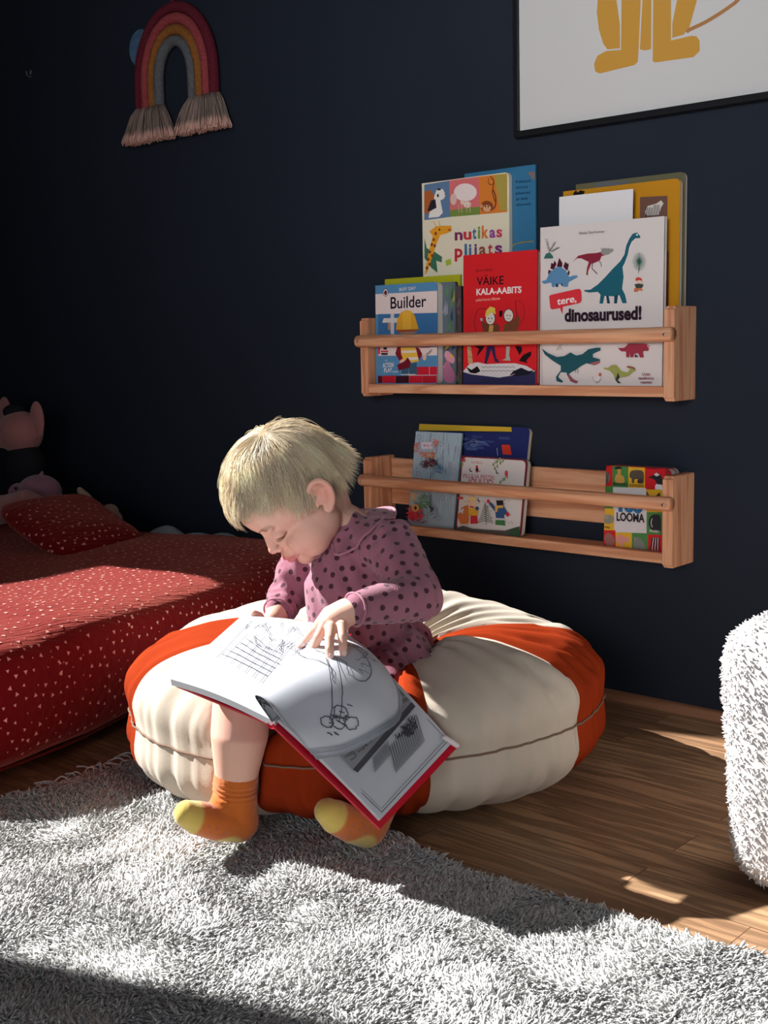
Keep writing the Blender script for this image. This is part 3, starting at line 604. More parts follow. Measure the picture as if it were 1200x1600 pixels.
book((640, 826), (811, 838), (616, 661), -.046, -.008, .010, SHT_L, 'navy blue book with a yellow top edge at the back of the lower shelf', (36, 44, 100), (190, 160, 40), art_navy, board=True)
def art_scribble(a, w, h):
    r = random.Random(2)
    for k in range(110):
        x = r.uniform(.002, w - .002); y = r.uniform(0, h * .95); L = r.uniform(.01, .03)
        a.line([(x, y), (x + r.uniform(-.001, .001), min(y + L, h - .001))], .0009, ((116, 140, 158), (206, 212, 216), (140, 128, 150), (90, 116, 136), (214, 200, 206))[k % 5], raw=True)
    a.poly(c6([(342, 222), (422, 225), (420, 290), (345, 285)]), (196, 190, 192))
    for k in range(9): a.line(c6([(348 + k * 8.5, 230), (349 + k * 8.5, 268)]), .0011 if k % 3 else .0022, (70, 60, 66))
    a.text('9 789949', *P1(c6, 362, 288), *P1(c6, 416, 288), 2, (60, 60, 66)); a.text('Tsuuriluu', *P1(c6, 330, 190), *P1(c6, 424, 198), 4.5, (50, 60, 90)); a.poly(c6([(478, 205), (548, 202), (552, 245), (482, 248)]), (214, 196, 208)); a.text('Eia I', *P1(c6, 496, 230), *P1(c6, 545, 230), 2.6, (80, 60, 80))
    def scrib(x0, y0, x1, y1, n, cs, L=18, wd=.0012):
        for k in range(n):
            x = r.uniform(x0, x1); y = r.uniform(y0, y1); t = r.uniform(0, PI); a.line(c6([(x - L * math.cos(t), y - L * math.sin(t)), (x + L * math.cos(t), y + L * math.sin(t))]), wd, cs[k % len(cs)])
    scrib(440, 210, 455, 260, 10, ((206, 100, 90), (222, 140, 120))); scrib(565, 190, 582, 240, 10, ((206, 100, 90), (222, 140, 120))); scrib(480, 270, 560, 300, 26, ((214, 150, 90), (222, 110, 90), (190, 90, 60)))
    scrib(490, 310, 590, 360, 40, ((40, 34, 44), (60, 40, 50), (30, 26, 34), (150, 50, 60)), 20); scrib(570, 350, 620, 400, 16, ((80, 120, 150), (100, 140, 170)))
    scrib(405, 620, 490, 690, 60, ((206, 50, 60), (190, 36, 50), (222, 80, 80)), 22, .0018); scrib(430, 525, 460, 570, 14, ((222, 180, 110), (206, 160, 90))); scrib(475, 540, 540, 620, 34, ((76, 130, 80), (60, 110, 66), (110, 160, 90)), 18); scrib(545, 600, 580, 680, 14, ((40, 34, 40), (60, 50, 56)), 12)
    a.ell(*P1(c6, 456, 616), 6, 6, (206, 150, 90)); a.ell(*P1(c6, 458, 616), 2, 3, (60, 30, 30)); scrib(400, 690, 520, 715, 16, ((90, 40, 80), (60, 40, 90)), 10)
    for x, y in ((482, 175), (622, 220), (398, 402), (385, 560), (630, 555), (610, 680), (478, 403), (420, 300)): a.line(c6([(x + 12 * math.cos(t), y + 14 * math.sin(t)) for t in np.linspace(0, 6.28, 14)]), .0006, (60, 90, 110))
book((637, 821), (708, 828), (617, 673), -.062, -.030, .005, SHT_L, 'pale blue paper-covered book with scribbled animals and a barcode', (164, 184, 196), (120, 140, 150), art_scribble)
def art_pille(a, w, h):
    a.poly(rrect(w - .004, h - .004, .01), (208, 200, 196), raw=True) if False else a.poly([(x + .004, z + .003) for x, z in rrect(w - .008, h - .006, .009)], (214, 206, 202), raw=True)
    pk = (196, 92, 104)
    a.text('TATIPUU', *P1(c6, 785, 338), *P1(c6, 858, 342), 4, pk); a.text('PILLE JA PEETRI', *P1(c6, 736, 426), *P1(c6, 930, 440), 6.5, pk, .01); a.text('JÕULUD', *P1(c6, 764, 475), *P1(c6, 922, 482), 11, pk, .02)
    a.ell(*P1(c6, 822, 376), 2.4, 4.5, (60, 30, 50)); a.poly(c6([(812, 352), (826, 348), (830, 366), (815, 368)]), (190, 50, 60)); a.line(c6([(818, 388), (844, 384)]), .0016, (190, 60, 60))
    for x, y in ((785, 376), (950, 388), (836, 562)): a.ell(*P1(c6, x, y), 2.6, 3.6, (40, 34, 50)); a.ell(*P1(c6, x + 4, y - 4), 2.2, 3, (214, 206, 202))
    r = random.Random(4)
    for x, y in ((680, 310), (700, 330), (720, 345), (690, 360), (735, 320), (930, 330), (955, 310), (940, 355), (975, 320), (680, 400), (690, 430), (1000, 420), (975, 440)):
        a.line(c6([(x, y), (x + 14, y + 12)]), .0006, (80, 60, 60)); a.ell(*P1(c6, x + 12, y - 2), 1.7, 3, (150, 156, 110), n=8); a.ell(*P1(c6, x - 4, y + 14), 1.7, 3, (130, 140, 96), n=8)
    a.ell(*P1(c6, 738, 314), 3, 2.6, (190, 60, 70)); a.ell(*P1(c6, 1008, 400), 2.6, 5, (200, 70, 76)); a.ell(*P1(c6, 668, 385), 2.4, 3, (200, 80, 80))
    # fox and girl
    a.poly(c6([(706, 680), (704, 655), (722, 640), (735, 655), (750, 600), (768, 598), (770, 640), (776, 690), (770, 715), (724, 716)]), (200, 110, 56)); a.poly(c6([(780, 600), (815, 600), (835, 625), (828, 662), (775, 665), (770, 630)]), (222, 166, 50)); a.ell(*P1(c6, 792, 580), 8, 10, (226, 190, 160)); a.poly(c6([(770, 570), (775, 548), (812, 548), (818, 575), (795, 560)]), (230, 200, 120)); a.poly(c6([(784, 664), (826, 662), (832, 712), (784, 715)]), (200, 46, 56)); a.line(c6([(780, 606), (806, 612)]), .003, (196, 50, 60)); a.ell(*P1(c6, 826, 618), 3, 3, (60, 80, 120)); a.poly(c6([(700, 545), (740, 548), (738, 562), (706, 560)]), (196, 60, 60)); a.line(c6([(770, 600), (725, 620)]), .003, (200, 110, 56))
    # fir tree
    for k in range(9):
        y = 590 + k * 13; wd_ = 6 + k * 4.6; a.line(c6([(874 - wd_, y + 12), (874, y), (884 + wd_, y + 14)]), .0012, (56, 86, 70))
    a.line(c6([(876, 580), (884, 720)]), .0012, (70, 50, 40))
    # boy in blue coat
    a.poly(c6([(940, 610), (950, 598), (992, 600), (1015, 640), (1012, 662), (996, 655), (998, 680), (944, 678), (940, 640), (900, 590), (905, 575), (925, 590)]), (52, 82, 124)); a.poly(c6([(945, 568), (990, 568), (992, 598), (950, 598)]), (36, 32, 44)); a.poly(c6([(938, 600), (990, 600), (990, 614), (958, 616), (952, 640), (940, 640)]), (222, 176, 80)); a.ell(*P1(c6, 897, 574), 2.6, 3, (200, 50, 60)); a.ell(*P1(c6, 1018, 656), 2.8, 3.4, (196, 46, 60)); a.poly(c6([(942, 690), (998, 692), (1004, 726), (940, 720)]), (62, 120, 70))
    for k in range(26):
        x = r.uniform(680, 1070); y = r.uniform(560, 740); a.line(c6([(x, y), (x + 8, y - 8)]), .0008, ((150, 60, 60), (90, 110, 80))[k % 2])
    a.poly(c6([(672, 745), (740, 725), (800, 745), (900, 752), (1000, 758), (1040, 745), (1094, 740), (1094, 798), (672, 760)]), (84, 76, 70)); a.poly(c6([(1020, 780), (1040, 745), (1094, 730), (1094, 798)]), (50, 80, 56))
book((711, 829), (814, 838), (700, 711), -.066, -.042, .012, SHT_L, 'white board book with a fox, a child and a fir tree in snow', (110, 36, 50), (60, 66, 70), art_pille, board=True)
def art_looma(a, w, h):
    R_, G_, Y_ = (204, 24, 34), (70, 130, 66), (222, 170, 40); S = c7
    def cell(x0, y0, x1, y1, c): a.poly(S([(x0, y0), (x1, y0 + (x1 - x0) * .03), (x1, y1 + (x1 - x0) * .03), (x0, y1)]), c)
    cell(548, 98, 628, 236, R_); cell(628, 102, 728, 244, G_); cell(728, 104, 832, 250, Y_); cell(832, 108, 960, 256, R_); cell(552, 236, 632, 378, G_); cell(838, 258, 960, 402, Y_)
    cell(632, 244, 838, 400, (214, 206, 206)); cell(640, 380, 842, 536, (214, 206, 206)); cell(560, 376, 640, 514, Y_); cell(842, 400, 960, 542, G_); cell(566, 512, 648, 622, R_); cell(648, 526, 750, 640, Y_); cell(750, 530, 850, 648, G_); cell(850, 540, 960, 660, R_)
    dk, gy = (34, 34, 38), (104, 98, 90)
    a.ell(*P1(S, 585, 185), 7, 10, (120, 116, 110)); 
    for k in range(5): a.line(S([(562 + k * 10, 150), (568 + k * 8, 225)]), .0014, dk)
    a.smooth(S([(645, 205), (650, 170), (662, 160), (660, 135), (675, 118), (684, 135), (682, 165), (700, 180), (704, 212), (672, 220)]), (196, 150, 70)); a.smooth(S([(642, 130), (655, 116), (680, 118), (690, 128), (668, 132)]), dk)
    a.smooth(S([(736, 180), (745, 145), (790, 138), (822, 150), (826, 200), (818, 220), (800, 200), (770, 195), (765, 218), (752, 216), (748, 190)]), (84, 74, 62)); a.smooth(S([(785, 205), (800, 192), (818, 198), (820, 220), (790, 220)]), (60, 52, 46))
    a.poly(S([(846, 186), (880, 172), (905, 154), (930, 165), (945, 200), (940, 240), (910, 230), (895, 200), (870, 188)]), dk); a.poly(S([(888, 166), (905, 154), (926, 168), (905, 178)]), (222, 216, 214)); a.poly(S([(896, 235), (905, 225), (940, 230), (945, 262), (896, 258)]), (222, 216, 214))
    a.poly(S([(842, 300), (842, 266), (862, 300), (900, 300), (925, 275), (930, 306), (925, 330), (842, 320)]), (60, 56, 56))
    a.ell(*P1(S, 605, 445), 9, 7.5, (140, 136, 116)); a.ell(*P1(S, 590, 430), 4, 4, (156, 150, 130)); a.smooth(S([(580, 560), (600, 530), (630, 545), (645, 580), (630, 610), (595, 612)]), (150, 100, 90))
    a.smooth(S([(652, 560), (672, 540), (705, 556), (732, 560), (730, 585), (700, 592), (690, 620), (676, 596), (656, 585)]), (214, 140, 132)); a.line(S([(664, 590), (668, 622)]), .0022, (206, 130, 124)); a.smooth(S([(760, 600), (775, 560), (800, 562), (825, 590), (832, 630), (770, 632)]), (124, 124, 118)); a.line(S([(775, 580), (765, 556)]), .002, (150, 146, 140))
    for k in range(7): a.line(S([(868 + k * 9, 640), (880 + k * 7, 560)]), .0013 if k % 2 else .0022, (210, 206, 204) if k % 2 else dk)
    a.smooth(S([(856, 470), (870, 425), (905, 415), (930, 430), (930, 520), (880, 515)]), dk); a.line(S([(878, 440), (872, 470), (880, 495)]), .0016, (200, 200, 200), sm=3)
    a.text('LOOMA', *P1(S, 656, 452), *P1(S, 832, 464), 12.5, (24, 22, 30), .035); a.text('100', *P1(S, 668, 392), *P1(S, 820, 404), 16, (40, 110, 160), .07)
    a.text('MAKIPOEG', *P1(S, 636, 232), *P1(S, 724, 238), 4, (20, 30, 20), .02); a.text('ELEVANDID', *P1(S, 738, 240), *P1(S, 826, 244), 4, (40, 30, 10), .02); a.text('TIIGER', *P1(S, 570, 120), *P1(S, 608, 120), 3, (90, 10, 20), .02); a.text('PINGVIIN', *P1(S, 846, 132), *P1(S, 922, 134), 4, (90, 10, 20), .02); a.text('KOALA', *P1(S, 582, 500), *P1(S, 616, 504), 3.4, (40, 30, 20), .02); a.text('PAABO', *P1(S, 864, 524), *P1(S, 924, 530), 3.6, (226, 226, 220), .02)
book((943, 856), (1044, 862), (938, 727), -.057, -.048, .018, SHT_L, 'board book with a red, green and yellow grid of animal photos', (150, 20, 30), (170, 30, 40), art_looma, board=True)
book((956, 860), (1052, 862), (949, 726), -.032, -.024, .012, SHT_L, 'dull red and grey board book behind the animal photo book', (110, 30, 40), (90, 80, 74), None, board=True)

# ================================================================ PICTURE, WALL HANGING
fr = empty('framed_print', (-1.377, 0, 1.035), 'large black-framed print of sitting yellow animal legs on off-white paper', 'picture')
FWd, FHt, fw = .70, 1.0, .011
bm = bmesh.new()
for lo, hi in (((0, -.022, 0), (FWd, -.0005, fw)), ((0, -.022, FHt - fw), (FWd, -.0005, FHt)), ((0, -.022, fw), (fw, -.0005, FHt - fw)), ((FWd - fw, -.022, fw), (FWd, -.0005, FHt - fw))): box(bm, lo, hi, .001)
bm_obj('frame', bm, mat('black_frame', (.008, .008, .010), rough=.45), fr)
YP = -.016
def conv_p(px, py):
    P = onY(px, py, YP); return (P[0] + 1.377, P[2] - 1.035)
a = Art(conv_p); c2 = C(800, 0, 3.0); OC = (200, 148, 62)
a.poly(c2([(402, 0), (398, 60), (408, 140), (428, 205), (448, 232), (506, 226), (506, 112), (490, 0)]), OC)
a.poly(c2([(514, 0), (511, 234), (440, 240), (400, 262), (385, 300), (390, 335), (412, 345), (575, 305), (590, 290), (594, 230), (604, 0)]), OC)
a.poly(c2([(612, 0), (600, 232), (625, 237), (652, 230), (654, 0)]), OC)
a.poly(c2([(662, 0), (660, 288), (672, 293), (850, 268), (880, 240), (880, 190), (865, 170), (840, 168), (746, 190), (746, 0)]), OC)
a.poly(c2([(774, 0), (752, 110), (752, 178), (806, 162), (832, 128), (868, 0)]), OC)
a.line(c2([(820, 152), (835, 138), (900, 108), (970, 66), (1020, 32), (1062, -2), (1100, -60)]), .0062, (176, 122, 74), sm=4)
# the body above, outside the picture
a.poly([(.16, .50), (.17, .40), (.19, .345), (.36, .345), (.42, .42), (.42, .56), (.36, .66), (.24, .66)], OC, raw=True)
paper = paint((206, 202, 200))
V = [(fw - .002, YP, fw - .002), (FWd - fw + .002, YP, fw - .002), (FWd - fw + .002, YP, FHt - fw + .002), (fw - .002, YP, FHt - fw + .002)]; V += [(x, -.003, z) for x, y, z in V]
g = Geo(); g.add(V, [(0, 1, 2, 3), (7, 6, 5, 4), (0, 4, 5, 1), (1, 5, 6, 2), (2, 6, 7, 3), (3, 7, 4, 0)], 0)
for f, c in zip(a.F, a.C):
    g.add([(a.V[i][0], YP + a.V[i][1], a.V[i][2]) for i in f], [tuple(range(len(f)))], c + 1)
me = bpy.data.meshes.new('print'); me.from_pydata(g.V, [], g.F); me.polygons.foreach_set('material_index', g.MI); me.update(); link('print', me, fr, [paper] + [paint(c) for c in a.cols])

rb = empty('rainbow_wall_hanging', (-2.355, 0, 1.235), 'macrame rainbow of red, coral, mustard and grey cord with fringed ends', 'wall hanging')
def cord_mat(name, c): return mat(name, c, rough=.95, spec=.1, bump=.9, bscale=420, var=.18, vscale=160)
ropes = [('dark_red_cord', srgb(98, 34, 46), .1375), ('coral_cord', srgb(152, 68, 72), .1125), ('mustard_cord', srgb(144, 92, 46), .0875), ('grey_cord', srgb(98, 100, 104), .0625)]
for nm, c, R in ropes:
    P = [(-R, -.014, -.004 + .06 * k / 5) for k in range(5)] + [(R * -math.cos(t), -.014, .056 + (R + .022) * math.sin(t)) for t in np.linspace(0, PI, 41)] + [(R, -.014, .056 - .06 * k / 5) for k in range(1, 6)]
    V, F = tube_geo(P, .0126, 20, caps=False)
    V = [np.array(v) for v in V]; g = Geo()
    for i in range(len(V)):   # wrapped yarn ridges
        ring = i // 20; V[i] = V[i]
    g.add(V, F); g.build('cord', cord_mat(nm, c), rb)
yarn = bpy.data.materials.new('yarn_fringe'); yarn.use_nodes = True
yb_ = yarn.node_tree.nodes['Principled BSDF']; at_ = yarn.node_tree.nodes.new('ShaderNodeAttribute'); at_.attribute_name = 'tint'; yarn.node_tree.links.new(at_.outputs['Color'], yb_.inputs['Base Color']); yb_.inputs['Roughness'].default_value = .95
for nm, c, R in ropes:
    for s in (-1, 1):
        n = 190; th = rng.uniform(0, 2 * PI, n); q = np.sqrt(rng.uniform(0, 1, n)); ztop = .004; L = rng.uniform(.074, .084, n)
        x0 = s * R + .012 * q * np.cos(th); y0 = -.014 + .012 * q * np.sin(th)
        cxs = s * (.1); fan = (s * R - cxs) * .75 + .006
        x1 = s * R + fan + .024 * q * np.cos(th) + rng.normal(0, .003, n); y1 = -.028 + .022 * q * np.sin(th) + rng.normal(0, .002, n); y1 = np.minimum(y1, -.003)
        VV = []; FF = []; CC = []
        for k in range(n):
            pts = [(x0[k] + (x1[k] - x0[k]) * (t ** .75) + .0015 * math.sin(t * 7 + k), y0[k] + (y1[k] - y0[k]) * (t ** .6), ztop - L[k] * t) for t in (0, .2, .45, .7, .86, 1)]
            v, f = tube_geo(pts, [.0013, .0013, .0013, .0013, .0019, .0017], 4, caps=False); b0 = len(VV)
            VV += v; FF += [tuple(i + b0 for i in ff) for ff in f]
            ca = np.array(srgb(150, 130, 120)) * rng.uniform(.55, 1.2); cb = np.array(srgb(206, 164, 150)) * rng.uniform(.85, 1.1)
            for ring in range(6): CC += [ca if ring < 4 else cb] * 4
        o = pyd('tassel', VV, FF, rb, yarn, True); set_color(o.data, 'tint', np.array(CC))
g = Geo(); g.tube([(.0, -.014, .222), (-.006, -.012, .24), (0, -.008, .262), (.006, -.012, .24), (.001, -.014, .222)], .003, 8); g.build('hanging_loop', cord_mat('dark_red_cord', ropes[0][1]), rb)
g = Geo(); V, F = tube_geo([(-2.492, -.0006, 1.384), (-2.492, -.007, 1.384), (-2.492, -.0085, 1.384)], [.043, .043, .040], 40, caps=False); g.add(V, F)
o = g.build('wall_disc', mat('blue_felt', srgb(74, 104, 132), rough=.9, var=.2, vscale=60), None, False); tag(o, 'round blue disc on the wall beside the rainbow hanging', 'wall decoration')
g = Geo(); g.tube([(-2.977, -.0004, 1.392), (-2.977, -.006, 1.392), (-2.977, -.013, 1.396), (-2.977, -.013, 1.404)], .0022, 8)
V, F = tube_geo([(-2.977, -.0004, 1.404), (-2.977, -.003, 1.404)], [.007, .006], 14, caps=False); g.add(V, F); o = g.build('wall_hook', mat('grey_hook', (.10, .11, .12), rough=.4)); tag(o, 'tiny grey hook on the dark wall at upper left', 'hook')
# ================================================================ CHILD SKELETON (world joints, metres)
J = dict(
    pelvis=A(592, 1038, 1.80), belly=A(562, 975, 1.765), chest=A(548, 905, 1.745), upper=A(552, 852, 1.74), neckb=A(545, 822, 1.735), neck=A(523, 808, 1.725),
    Lsh=A(610, 852, 1.69), Lel=A(655, 932, 1.615), Lwr=A(556, 951, 1.55), Rsh=A(484, 862, 1.80), Rel=A(452, 928, 1.80), Rwr=A(428, 968, 1.745),
    Lhip=A(622, 1050, 1.77), Lkn=A(572, 1115, 1.635), Lan=A(588, 1258, 1.625), Rhip=A(548, 1048, 1.80), Rkn=A(378, 1100, 1.600), Rcalf=A(374, 1150, 1.590), Ran=A(367, 1236, 1.606))
# ================================================================ FLOOR CUSHION (round pouf)
PCX, PCY, PA, PH, PE = -1.285, -.562, .371, .255, .7
HUB = np.array([-1.165, -.615])
def pouf_pt(te, v, lower=False):
    """te: bearing on the equator, v: 0 at the equator, 1 at the middle of top or underside"""
    eq = np.array([PCX + PA * math.cos(te), PCY + PA * math.sin(te)])
    c = np.array([PCX, PCY]) if lower else HUB
    q = v * PI / 2; r = math.cos(q) ** PE if v < 1 else 0
    P = c + (eq - c) * r
    rho = min(np.linalg.norm(P - [PCX, PCY]) / PA, 1)
    zt = (max(1 - rho ** (2 / PE), 0)) ** (PE / 2)
    z = PH / 2 * (1 - zt if lower else 1 + zt)
    return np.array([P[0], P[1], z])
_cr = np.random.default_rng(31)
CREASES = [(_cr.uniform(0, 2 * PI), _cr.uniform(.0, .35), _cr.uniform(.12, .4), _cr.uniform(.012, .03), _cr.uniform(.003, .0065), _cr.uniform(-.25, .25), bool(_cr.integers(0, 2))) for _ in range(120)]
CREASES += [(_cr.uniform(0, 2 * PI), _cr.uniform(.35, .6), _cr.uniform(.2, .4), _cr.uniform(.03, .06), _cr.uniform(.002, .005), _cr.uniform(-.3, .3), False) for _ in range(40)]
def pouf_disp(P, te, v, lower):
    """gathers running out from the hub and into the rim seam"""
    n = unit(np.array([(P[0] - PCX) / PA ** 2, (P[1] - PCY) / PA ** 2, (P[2] - PH / 2) / (PH / 2) ** 2]))
    seam = math.exp(-(v / .16) ** 2); hub = math.exp(-((1 - v) / .45) ** 2)
    w1 = math.sin(24 * te + 2.0 * math.sin(4 * te)) * .5 + math.sin(37 * te + 1.3 + v * 3 + 2 * math.sin(5 * te + 2)) * .5 + math.sin(13 * te + v * 4) * .4
    w2 = math.sin(71 * te + 1.7 * math.sin(6 * te)) * .5 + math.sin(113 * te + 2 * math.sin(9 * te)) * .3
    d = .0040 * w1 * (math.exp(-((v - .25) / .28) ** 2)) + .0035 * w2 * math.exp(-((v - .1) / .12) ** 2) + .0035 * math.sin(29 * te + 2 * math.sin(5 * te)) * hub * (v < .98)
    d += -.009 * seam ** 3 - (.03 * max(0, (v - .75) / .25) ** 2 if not lower else 0)
    for c_, v0, vl, wd, dp, sl, low in CREASES:
        if low != bool(lower) and not (v < .03 and v0 < .03): continue
        f = (v - v0) / vl
        if not (0 < f < 1): continue
        da = (te - c_ - sl * (v - v0) + PI) % (2 * PI) - PI
        if abs(da) < 3 * wd: d -= dp * math.exp(-(da / wd) ** 2) * math.sin(PI * f) ** .6
    d += .008 * math.sin(3 * te + v * 2)
    return P + n * d
LEG_CAPS = [(J['Rkn'], J['Rcalf'], .036), (J['Rcalf'], J['Ran'], .030), (J['Lkn'], J['Lan'], .036), (J['Rhip'], J['Rkn'], .050), (J['Lhip'], J['Lkn'], .050), (J['pelvis'], J['Lhip'], .080), (J['pelvis'], J['Rhip'], .078)]
def push_out(V, caps, margin):
    for a, b, r in caps:
        ab = b - a; t = np.clip(((V - a) @ ab) / (ab @ ab), 0, 1); C = a + t[:, None] * ab; D = V - C; dist = np.linalg.norm(D, axis=1)
        R = r + margin; w = dist < R * 1.3
        cen = np.array([PCX, PCY, PH * .45]); tow = cen - V; tow /= np.linalg.norm(tow, axis=1, keepdims=True)
        amt = np.clip((R * 1.3 - dist) / (R * 1.3), 0, 1)
        V = V + tow * (np.where(w, amt * R * .5, 0))[:, None]
    for it in range(16):
        for a, b, r in caps:
            ab = b - a; t = np.clip(((V - a) @ ab) / (ab @ ab), 0, 1); C = a + t[:, None] * ab; dist = np.linalg.norm(V - C, axis=1); R = r + margin
            cen = np.array([PCX, PCY, PH * .45]); tow = cen - V; tow /= np.linalg.norm(tow, axis=1, keepdims=True)
            V = V + tow * (np.where(dist < R, (R - dist) * .6 + .003, 0))[:, None]
    V[:, 2] = np.maximum(V[:, 2], .002)
    return V
orange_v = mat('orange_velvet', srgb(140, 48, 20), rough=1, spec=.03, var=.10, vscale=14, bump=.15, bscale=500)
cream_v = mat('cream_velvet', srgb(190, 178, 162), rough=.95, spec=.08, sheen=.1, var=.03, vscale=10, bump=.15, bscale=500)
pf = empty('floor_pouf', (PCX, PCY, 0), 'big round orange and cream velvet floor cushion the child sits on', 'floor cushion')
BND = [9, 50, 205, 248, 289, 327, 369]
loc0 = np.array([PCX, PCY, 0])
for k in range(6):
    t0, t1 = math.radians(BND[k]), math.radians(BND[k + 1]); nu = max(24, int((t1 - t0) * 60))
    V = []; rows = []
    vs_ = [('u', v) for v in np.linspace(1, 0, 44)] + [('l', v) for v in np.linspace(0, 1, 30)[1:]]
    for kind, v in vs_:
        for i in range(nu + 1):
            te = t0 + (t1 - t0) * i / nu
            P = pouf_pt(te, v, kind == 'l'); edge = min(i, nu - i) / nu * (t1 - t0) * PA
            P = pouf_disp(P, te, v, kind == 'l')
            g_ = math.exp(-(edge / .008) ** 2) * .004 * (1 if v < .9 else 0)
            nrm = unit(P - np.array([PCX, PCY, PH / 2])); V.append(P - nrm * g_)
    V = push_out(np.array(V), LEG_CAPS, .003) - loc0
    F = [(j * (nu + 1) + i, j * (nu + 1) + i + 1, (j + 1) * (nu + 1) + i + 1, (j + 1) * (nu + 1) + i) for j in range(len(vs_) - 1) for i in range(nu)]
    o = pyd('velvet_panel', V, F, pf, orange_v if k % 2 == 0 else cream_v, True); o['label'] = 'orange velvet panel' if k % 2 == 0 else 'cream velvet panel'
P = []
for te in np.linspace(0, 2 * PI, 260, endpoint=False):
    q = pouf_disp(pouf_pt(te, 0.0), te, 0, False); P.append(q + unit(q - np.array([PCX, PCY, q[2]])) * .0012)
P = list(push_out(np.array(P), LEG_CAPS, .003) - loc0); P.append(P[0])
g = Geo(); V, F = tube_geo(P, .0016, 6, caps=False); g.add(V, F); g.build('rim_seam', mat('seam_thread', srgb(120, 96, 80), rough=.9), pf)

# ================================================================ RED CUSHIONS, BLANKET, TOYS
def super_pt(u, v, hx, hy, hz, e1=.35, e2=.35):
    sp = lambda x, e: math.copysign(abs(x) ** e, x)
    th = u * 2 * PI; ph = (v - .5) * PI
    return np.array([hx * sp(math.cos(ph), e1) * sp(math.cos(th), e2), hy * sp(math.cos(ph), e1) * sp(math.sin(th), e2), hz * sp(math.sin(ph), e1)])
red_cloth = bpy.data.materials.new('red_muslin'); red_cloth.use_nodes = True; nt = red_cloth.node_tree; b = nt.nodes['Principled BSDF']
b.inputs['Base Color'].default_value = (*srgb(106, 6, 16), 1); b.inputs['Roughness'].default_value = .9; b.inputs['Sheen Weight'].default_value = .5; b.inputs['Sheen Tint'].default_value = (1, .30, .22, 1); b.inputs['Sheen Roughness'].default_value = .45; b.inputs['Specular IOR Level'].default_value = .1
tc = nt.nodes.new('ShaderNodeTexCoord'); mp = nt.nodes.new('ShaderNodeMapping'); mp.inputs['Scale'].default_value = (200, 18, 60); mp.inputs['Rotation'].default_value = (0, 0, .25)
nz = nt.nodes.new('ShaderNodeTexNoise'); nz.inputs['Scale'].default_value = 1; nz.inputs['Detail'].default_value = 3; bp = nt.nodes.new('ShaderNodeBump'); bp.inputs['Strength'].default_value = .9; bp.inputs['Distance'].default_value = .004
nt.links.new(tc.outputs['Object'], mp.inputs[0]); nt.links.new(mp.outputs[0], nz.inputs['Vector']); nt.links.new(nz.outputs['Fac'], bp.inputs['Height']); nt.links.new(bp.outputs[0], b.inputs['Normal'])
tri_m = mat('pale_pink_print', srgb(226, 160, 150), rough=.9)
